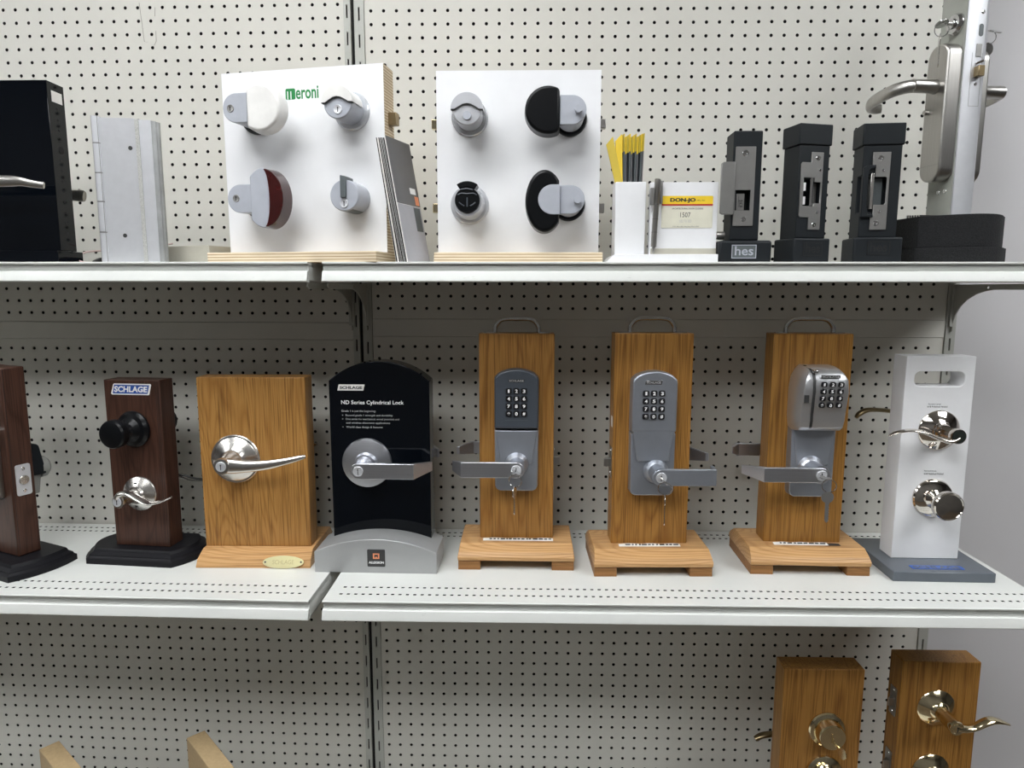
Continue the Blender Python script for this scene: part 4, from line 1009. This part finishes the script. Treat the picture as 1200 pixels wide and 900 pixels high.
lettering('1507', 'lettering', M_ink, sk, .0310, .0480, .0770, .0850, .0034)
lettering('US2 TO 32D', 'lettering', M_greyprint, sk, .0300, .0500, .0685, .0728, .0034)
lettering('P.O. Box 301, Sterling MA 01564', 'lettering', M_ink, sk, .0190, .0630, .0605, .0625, .0034)
hp = MB().lathe([(0, 0), (.002, .003), (.0025, .012), (.0048, .0125), (.0048, .105), (.0052, .106), (.0052, .1235), (.0040, .1245), (0, .1250)], (-.0150, -.006, .0146), (.035, 0, 1), 20).build('hinge_pin', M_steel, tP, smooth=30)
for z in (.036, .058, .082): MB().lathe([(.0047, 0), (.0051, .0003), (.0051, .0010), (.0047, .0013)], (-.0150 + z * .035, -.006, .0146 + z), (.035, 0, 1), 20).build('pin_joint', M_hgrey, hp)
MB().box(-.0225, -.0165, -.010, -.002, .0960, .1240).build('clip_wing', M_hgrey, hp, .0006)
MB().box(-.0050, -.0015, -.006, .003, .0990, .1360).build('clip_wing', M_hgrey, hp, .0006)

# yellow and black cards behind it
cards = [(-.0720, -.0920, .2060, 0, .0100, True)]
nc = 12
for k in range(nc):
    u = k / (nc - 1)
    lean = (-.0045 + .0115 * u)
    t = thing('leaflet', 'thin yellow-topped leaflet in the upright bunch behind the white hinge display', 'leaflet', (.4800 + .0270 * u, -.184, ZU), 0, 'yellow-topped leaflets standing behind the hinge display')
    H = .2230 + .0025 * math.sin(k * 2.1) + (.005 if k == nc - 1 else 0)
    def leaf(z0, z1, th, off, extra=0):
        a = lean * z0 / H; b = lean * z1 / H
        return MB().hexa([(a + off, 0 - extra, z0), (a + off + th, 0 - extra, z0), (a + off + th + .001, .060, z0), (a + off + .001, .060, z0)],
                         [(b + off, 0 - extra, z1), (b + off + th, 0 - extra, z1), (b + off + th + .001, .060, z1), (b + off + .001, .060, z1)])
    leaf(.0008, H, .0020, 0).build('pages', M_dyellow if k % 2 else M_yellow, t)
    leaf(.0010, H - .030, .0022, -.0001, .0004).build('dark_cover', [M_blackpl, M_dgreypl, M_cgrey][k % 3], t)
t = thing('leaflet', 'single yellow leaflet leaning out to the left of the yellow-topped bunch', 'leaflet', (.5000, -.194, ZU))
MB().hexa([(0, 0, .0008), (.0115, .003, .0008), (.0112, .0044, .0008), (-.0003, .0014, .0008)], [(-.0520, 0, .2050), (-.0405, .003, .2190), (-.0408, .0044, .2190), (-.0523, .0014, .2050)]).build('card', M_dyellow, t)
t = thing('leaflet', 'short yellow leaflet between the leaning one and the upright bunch', 'leaflet', (.4760, -.189, ZU))
MB().hexa([(0, 0, .0008), (.0085, .004, .0008), (.0080, .0052, .0008), (-.001, .0014, .0008)], [(-.0110, 0, .2120), (.000, .004, .2240), (-.001, .0052, .2240), (-.0120, .0014, .2120)]).build('card', M_yellow, t)

# strikes on black stands
def hes_stand(label, loc, rot, w, d, wn, capz, neckz, cap, basew, based, baseh, plate):
    t = thing('strike_display_stand', label, 'strike display', loc, rot)
    if cap: MB().box(-w / 2 - .0015, w / 2 + .0015, -.002, d + .002, capz, neckz).build('cap', M_blackpl, t, .002, seg=3)
    nk = MB().box(-w / 2 + (.0015 if cap else 0), w / 2 - (.0015 if cap else 0), 0, d, baseh, capz if cap else neckz).build('post', M_blackpl, t, .0025 if not cap else .0015, seg=3)
    MB().box(-basew / 2, basew / 2, -based, d + based, 0, baseh).build('base', M_blackpl, t, .0045 if not cap else .003, seg=3)
    return t, nk
def plate_cut(par, out, y, holes, m, thick=.0022, name='strike_plate'):
    o = MB().prism(out, y, y - thick, 'y').build(name, m, par)
    for h in holes: cut(o, MB().prism(h, y + .01, y - .01, 'y'))
    b = o.modifiers.new('bevel', 'BEVEL'); b.width = .0004; b.segments = 1; b.limit_method = 'ANGLE'
    return o
def hes_badge(par, x0, x1, z0, z1, y, ink, ground):
    o = MB().box(x0, x1, y, y - .0004, z0, z1).build('name_badge', ground, par)
    b = .0012
    for a in ((x0, x1, z0, z0 + b), (x0, x1, z1 - b, z1), (x0, x0 + b, z0, z1), (x1 - b, x1, z0, z1)):
        MB().box(a[0], a[1], y - .0004, y - .0007, a[2], a[3]).build('badge_border', ink, o)
    lettering('hes', 'lettering', ink, o, x0 + (x1 - x0) * .13, x1 - (x1 - x0) * .12, z0 + (z1 - z0) * .22, z1 - (z1 - z0) * .10, y - .0004, bold=.012)
    return o
greyink = plain('grey_badge_ink', (.22, .225, .225), .5)
darkink = plain('debossed_black', (.003, .003, .003), .6)
# h1
t1, nk = hes_stand('narrow black strike stand without a cap, grey plate with wide side lip', (.679, -.24, ZU), -1, .0480, .045, 0, .2170, .2175, False, .088, .012, .0375, None)
cut(nk, MB().box(-.0155, .0075, -.01, .018, .082, .124))
o = plate_cut(t1, rrect(-.0205, .0130, .0620, .1915, .001, 2), 0, [rrect(-.0185, .0068, .0875, .1210, .0006, 1)], M_hgrey)
screw(o, -.0040, -.0022, .1810, .0055); screw(o, -.0030, -.0022, .0735, .0045)
MB().prism([(-.0210, .0805), (-.0210, .1665), (-.0400, .1665), (-.0440, .1640), (-.0440, .0830), (-.0400, .0805)], -.0010, -.0065, 'y').build('side_lip', M_hgrey, t1, .0012)
kp = MB().box(-.0145, -.0010, .004, .012, .088, .116).build('keeper', M_hgrey, t1, .0008)
lk = lettering('hes', 'lettering', M_ink, kp, -.011, -.004, .093, .112, .004)
MB().lathe([(0, 0), (.0062, 0), (.0070, .002), (.0070, .014), (0, .014)], (-.0430, .018, .0475), (1, 0, 0), 22).build('button_ring', M_steel, t1)
MB().lathe([(0, 0), (.0055, 0), (.0050, .0015), (0, .0018)], (-.0429, .018, .0475), (-1, 0, 0), 22).build('push_button', M_pink, t1)
hes_badge(t1, -.0230, .0180, .0075, .0300, -.0120, M_greypl, M_dgreypl)
# h2
t2, nk = hes_stand('capped black strike stand turned to the right with a long grey faceplate', (.7960, -.225, ZU), 14, .0600, .045, 0, .1965, .2310, True, .070, .007, .0425, None)
cut(nk, MB().box(-.0235, .0150, -.01, .020, .092, .141))
out = [(-.0065, .0570), (.0160, .0570), (.0160, .1850), (-.0065, .1850), (-.0065, .1680), (-.0235, .1680), (-.0255, .1650), (-.0255, .0800), (-.0235, .0775), (-.0065, .0775)]
o = plate_cut(t2, out, 0, [[(-.0195, .0960), (.0010, .0960), (.0010, .1010), (.0130, .1010), (.0130, .1360), (.0010, .1360), (.0010, .1430), (-.0195, .1430)]], M_hgrey)
for x, z, r in ((.0055, .1755, .0042), (.0105, .1560, .0026), (.0090, .0860, .0026), (.0040, .0655, .0042)): screw(o, x, -.0022, z, r)
MB().prism([(-.0065, -.0015), (-.0030, -.0035), (-.0005, -.0015), (-.0010, .010), (-.0060, .012)], .0965, .1425, 'z').build('keeper_jaw', M_chrome, t2)
MB().prism([(.0012, .008), (.0125, .008), (.0125, .010), (.0012, .010)], .1015, .1355, 'z').build('keeper_back', M_hgrey, t2)
for z0_, z1_ in ((.099, .112), (.122, .135)): MB().box(-.0190, -.0130, .001, .006, z0_, z1_).build('keeper_block', M_glyph, t2)
hes_badge(t2, -.0170, .0200, .0130, .0350, -.0070, darkink, M_blackpl)
# h3
t3, nk = hes_stand('capped black strike stand with a dark open keeper, nearest the door-edge sample', (.9020, -.240, ZU), -6, .0640, .045, 0, .1935, .2285, True, .078, .008, .0430, None)
cut(nk, MB().box(-.036, .0135, -.01, .020, .085, .145))
out = [(-.0135, .0555), (.0125, .0555), (.0125, .1820), (-.0155, .1820), (-.0155, .1610), (-.0100, .1610), (-.0100, .1420), (.0065, .1420), (.0085, .1400), (.0085, .0990), (.0065, .0965), (-.0100, .0965), (-.0100, .0780), (-.0135, .0780)]
o = plate_cut(t3, out, 0, [], M_hgrey)
for x, z, r in ((-.0030, .1725, .0046), (.0020, .1530, .0028), (.0005, .0855, .0028), (-.0040, .0665, .0046)): screw(o, x, -.0022, z, r)
MB().prism([(-.0300, .0760), (-.0300, .1570), (-.0230, .1610), (-.0105, .1610), (-.0105, .1560), (-.0190, .1540), (-.0215, .1440), (-.0215, .0930), (-.0190, .0810), (-.0105, .0810), (-.0105, .0760)], .004, -.0050, 'y').build('black_keeper_frame', M_blackpl, t3, .001)
MB().box(-.0165, -.0115, -.0025, .012, .0900, .1480).build('keeper_jaw', M_nickel, t3, .0006)
MB().box(-.0090, .0060, .010, .012, .0980, .1410).build('keeper_back', M_dgreypl, t3)
hes_badge(t3, -.0170, .0190, .0140, .0360, -.0080, darkink, M_blackpl)

# door-edge sample on black base
tR = thing('door_edge_display', 'tall aluminium door-edge sample with satin lever trims and keys on a curved black base', 'lock display', (1.060, -.17, ZU), 8)
def curved_plan(gx=0, gy=0):
    pts = [(-.083 - gx, .050 + gy), (-.083 - gx, -.035)]
    for k in range(15):
        u = k / 14; x = -.070 - gx + (.138 + 2 * gx) * u
        pts.append((x, -.048 - gy - .044 * math.sin(PI * min(1, u * 1.02)) ** .9 if 0 < k < 14 else -.048 - gy))
    pts.append((.070 + gx, .050 + gy))
    return pts
MB().prism(curved_plan(), .0262, .0800, 'z').build('upper_base', M_foam, tR, .001)
MB().prism(curved_plan(.004, .004), 0, .0262, 'z').build('lower_base', M_foam, tR, .001)
# door slab with rounded edge stile
xc = .0; x0_, x1_ = -.0195, .0215
MB().prism([(x0_, -.030), (x0_ + .005, -.0315), (x1_ - .010, -.0315), (x1_ - .003, -.0295), (x1_, -.026), (x1_, .030), (x0_, .030)], .0800, .5200, 'z').build('stile', M_alu, tR, .0006, smooth=50)
MB().box(x0_ - .0015, x0_ - .0001, -.028, .030, .0800, .5200).build('side_panel', plain('pale_green_grey_side', (.36, .37, .33), .4), tR)
for z_ in (.1200, .1210): pass
for yy in (-.012, .004): screw(tR, x0_ - .0016, yy, .1260, .0040, (-1, 0, 0))
yf = -.0316
screw(tR, .0060, yf, .4150, .0035)
MB().prism(rrect(.0010, .0090, .3760, .3960, .0038, 4), yf + .0002, yf - .0004, 'y').build('oval_slot', M_dgreypl, tR)
MB().box(-.0010, .0085, yf, yf - .0010, .3440, .3640).build('auxiliary_latch', M_hgrey, tR)
MB().lathe([(0, 0), (.0020, 0), (.0020, .012), (0, .012)], (.0010, yf, .3330), (.5, -1, .2), 10).build('lock_screw', M_chrome, tR)
MB().box(-.0025, .0085, yf, yf - .0120, .3100, .3270).build('latch_bolt', M_antique, tR, .0008)
screw(tR, .0030, yf, .3000, .0030)
for a in ((-.0075, .0115, .2640, .2645), (-.0075, -.0071, .2640, .3500), (.0111, .0115, .2640, .3500)):
    MB().box(a[0], a[1], yf, yf - .0003, a[2], a[3]).build('armour_front_edge', M_hgrey, tR)
# escutcheons: rounded trims on both sides (profile in y-z, thick in x)
def trim(xa, xb, ya, yb, z0, z1, r, name):
    prof = rrect(ya, yb, z0, z1, r, 8)
    return MB().prism(prof, xa, xb, 'x').build(name, M_steel, tR, .004, smooth=50, seg=4)
eL = trim(x0_ - .0016, x0_ - .0290, -.0290, .0210, .1420, .3700, .022, 'escutcheon')
eR = trim(x1_ + .0001, x1_ + .0300, -.0040, .0540, .1420, .3700, .022, 'escutcheon')
MB().box(x0_ - .0312, x0_ - .0309, -.0285, .0265, .1690, .1694).build('trim_joint', M_hgrey, eL)
# left lever
lxx = x0_ - .029
hubm = MB().lathe([(0, 0), (.0125, 0), (.0120, .002), (.0112, .004), (.0112, .042), (0, .042)], (lxx, -.002, .3020), (-1, 0, 0), 28)
swept_lever(tR, [(lxx - .036, -.002, .3020), (lxx - .046, .004, .3020), (lxx - .058, .020, .3005), (lxx - .066, .042, .296), (lxx - .068, .066, .292), (lxx - .062, .086, .290), (lxx - .044, .096, .289), (lxx - .030, .096, .289)],
            [(.0105, .0110), (.0080, .0110), (.0055, .0112), (.0045, .0112), (.0045, .0110), (.0045, .0105), (.0045, .0100), (.0030, .0080)], M_steel, hub=hubm)
hubm = MB().lathe([(0, 0), (.0125, 0), (.0112, .004), (.0112, .040), (0, .040)], (x1_ + .030, .012, .3000), (1, 0, 0), 28)
swept_lever(tR, [(x1_ + .062, .012, .3000), (x1_ + .070, .020, .2995), (x1_ + .072, .045, .296), (x1_ + .070, .075, .292), (x1_ + .060, .092, .290)],
            [(.0110, .0120), (.0080, .0118), (.0050, .0112), (.0045, .0108), (.0035, .009)], M_steel, 'lever', hub=hubm)
MB().lathe([(0, 0), (.0040, 0), (.0040, .006), (0, .007)], (lxx, .012, .2620), (-1, 0, 0), 16).build('thumb_button', M_steel, eL)
# lock cylinder above the trim
cy = MB().lathe([(0, 0), (.0175, 0), (.0175, .004), (.0150, .0085), (.0085, .0090), (.0080, .0125), (0, .0125)], (x0_ - .0016, -.008, .4020), (-1, 0, 0), 32).build('lock_cylinder', M_chrome, tR, smooth=25)
cy2 = MB().lathe([(0, 0), (.0175, 0), (.0150, .0085), (.0080, .0125), (0, .0125)], (x1_, .012, .4020), (1, 0, 0), 32).build('lock_cylinder', M_chrome, tR, smooth=25)
tk = thing('key_set', 'keys in the left cylinder of the tall door-edge sample, one hanging from a ring', 'keys', tR.location, 8)
mb = MB(); key_shape(mb, (x0_ - .041, -.008, .4020), .036, (1, 0, 0), (0, .35, 1), head=.0110); mb.build('inserted_key', M_chrome, tk)
ring_mb((x0_ - .034, -.014, .3900), .0110, .0008, (.3, 1, 0)).build('key_ring', M_chrome, tk)
mb = MB(); key_shape(mb, (x0_ - .038, -.016, .3830), .054, (.02, 0, -1), (.85, -.5, 0), head=.0115); mb.build('hanging_key', M_nickel, tk)
tk = thing('key_set', 'keys hanging from the far right cylinder of the door-edge sample', 'keys', tR.location, 8)
mb = MB(); key_shape(mb, (x1_ + .058, .012, .4020), .044, (-1, 0, 0), (0, -.6, 1), head=.0110); mb.build('inserted_key', M_chrome, tk)
ring_mb((x1_ + .034, .010, .3910), .0110, .0008, (.3, 1, 0)).build('key_ring', M_chrome, tk)
mb = MB(); key_shape(mb, (x1_ + .034, .009, .3830), .046, (0, .1, -1), (.2, -1, 0), head=.0115); mb.build('hanging_key', M_nickel, tk)
pl_ = MB()
for k in range(6):
    pl_.box(-.078 + k * .002, -.030, -.030 + k * .009, -.027 + k * .009, .0802, .0830 + .0008 * k)
pl_.build('cable_clips', M_chrome, tR)

# ------------------------------------------------------------------ lowest shelf
tI = thing('lock_display_stand', 'oak block with keyed brass deadbolt on the lowest shelf, left of the brass lever block', 'lock display', (.8745, -.197, ZB), 0)
MB().box(-.0750, .0750, -.0225, .0225, .02, .4280).build('post', M_oak2, tI, .0018)
MB().box(-.095, .095, -.07, .07, 0, .02).build('base_board', M_oakx, tI, .002)
yf = -.0225
MB().lathe([(0, 0), (.0345, 0), (.0345, .003), (.0325, .006), (.0265, .008), (.0250, .026), (.0235, .029), (.012, .030), (0, .030)], (.0100, yf, .3070), (0, -1, 0), 48).build('deadbolt', M_brass, tI, smooth=25)
rosette(tI, .0100, .2180, yf, .0340, M_brass)
MB().lathe([(0, .01), (.011, .012), (.011, .03), (.022, .042), (.026, .052), (.022, .062), (0, .066)], (.0100, yf, .2180), (0, -1, 0), 40).build('knob', M_brass, tI)
swept_lever(tI, [(.01, .075, .222), (-.03, .078, .226), (-.07, .078, .222), (-.088, .076, .214)], [(.008, .006), (.008, .005), (.008, .005), (.006, .005)], M_antique, 'back_lever',
            hub=MB().lathe([(0, 0), (.034, 0), (.012, .016), (.011, .06), (0, .06)], (.01, .0225, .218), (0, 1, 0), 28))
tk = thing('key', 'brass key standing out of the deadbolt in the lighter oak block', 'key', (.8745, -.197, ZB), 0)
mb = MB(); key_shape(mb, (.020, yf - .062, .2900), .046, (-.28, 1, .36), (1, .3, 0), head=.0105); mb.build('key_blade', M_brass, tk)

tJ = thing('lock_display_stand', 'oak block with a wavy brass lever on the lowest shelf at far right', 'lock display', (1.0900, -.197, ZB), 0)
MB().box(-.0710, .0735, -.0225, .0225, .02, .4460).build('post', M_oak3, tJ, .0018)
MB().box(-.092, .092, -.07, .07, 0, .02).build('base_board', M_oakx, tJ, .002)
for rz_, nm in ((.3540, 'rosette'), (.2230, 'rosette')):
    MB().lathe([(0, 0), (.0360, 0), (.0360, .002), (.0340, .0045), (.0180, .0130), (.0165, .0155), (.0130, .018), (0, .018)], (-.0035, yf, rz_), (0, -1, 0), 48).build(nm, M_brass, tJ, smooth=25)
    latch(tJ, -.0710, 0, rz_ - .001, -1, M_steel, True, .012)
rx, rz = -.0035, .3540
hub = MB().lathe([(0, .014), (.0125, .014), (.0125, .050), (.0135, .060), (.0125, .063), (0, .0635)], (rx, yf, rz), (.02, -1, -.02), 30)
lv = swept_lever(tJ, [(rx + .002, yf - .056, rz - .002), (rx + .020, yf - .056, rz - .004), (rx + .036, yf - .056, rz - .002), (rx + .052, yf - .055, rz + .006), (rx + .068, yf - .053, rz + .0105), (rx + .085, yf - .051, rz + .0075), (rx + .102, yf - .049, rz + .0005)],
                 [(.010, .0080), (.0095, .0060), (.0085, .0048), (.0095, .0055), (.0100, .0050), (.0090, .0032), (.0040, .0018)], M_brass, hub=hub)
keyway(lv, rx + .0010, rz - .0012, yf - .0635, .0090, M_brass)
MB().lathe([(0, .01), (.011, .012), (.011, .03), (.024, .042), (.028, .052), (.022, .062), (0, .066)], (-.0035, yf, .2230), (0, -1, 0), 40).build('knob', M_brass, tJ)

def slab_board(px, py, rot, H, L, label):
    t = thing('fibreboard_panel', label, 'panel', (px, py, ZB), rot)
    MB().box(0, L, 0, .034, .0, H).build('panel_board', M_mdf, t, .0012)
    MB().box(L * .25, L * .75, -.012, .046, 0, .012).build('foot', M_mdf, t, .001) if False else None
    return t
slab_board(-.6240, -.2470, -38.5, .2580, .16, 'thick tan fibreboard panel at lower left, leftmost of the two angled ones')
slab_board(-.3380, -.2420, -45, .2830, .17, 'thick tan fibreboard panel at lower left, nearest the shared upright')

# scratches on the upper panel of the left bay
pp = [o for o in bpy.data.objects if o.name.startswith('pegboard_panel') and 'scratches' in o.get('label', '')][0]
sc = MB()
for (xa, za), (xb, zb) in (((-.4345, 2.224), (-.4290, 2.150)), ((-.4290, 2.150), (-.4220, 2.149)), ((-.4025, 2.215), (-.4040, 2.198)), ((-.4040, 2.170), (-.4045, 2.151)), ((-.4045, 2.151), (-.4090, 2.143))):
    sc.hexa([(xa - .0004, -.0003, za), (xa + .0004, -.0003, za), (xa + .0004, .0002, za), (xa - .0004, .0002, za)], [(xb - .0004, -.0003, zb), (xb + .0004, -.0003, zb), (xb + .0004, .0002, zb), (xb - .0004, .0002, zb)])
sc.build('scratch', plain('scratch_grey', (.25, .23, .20), .8), pp)
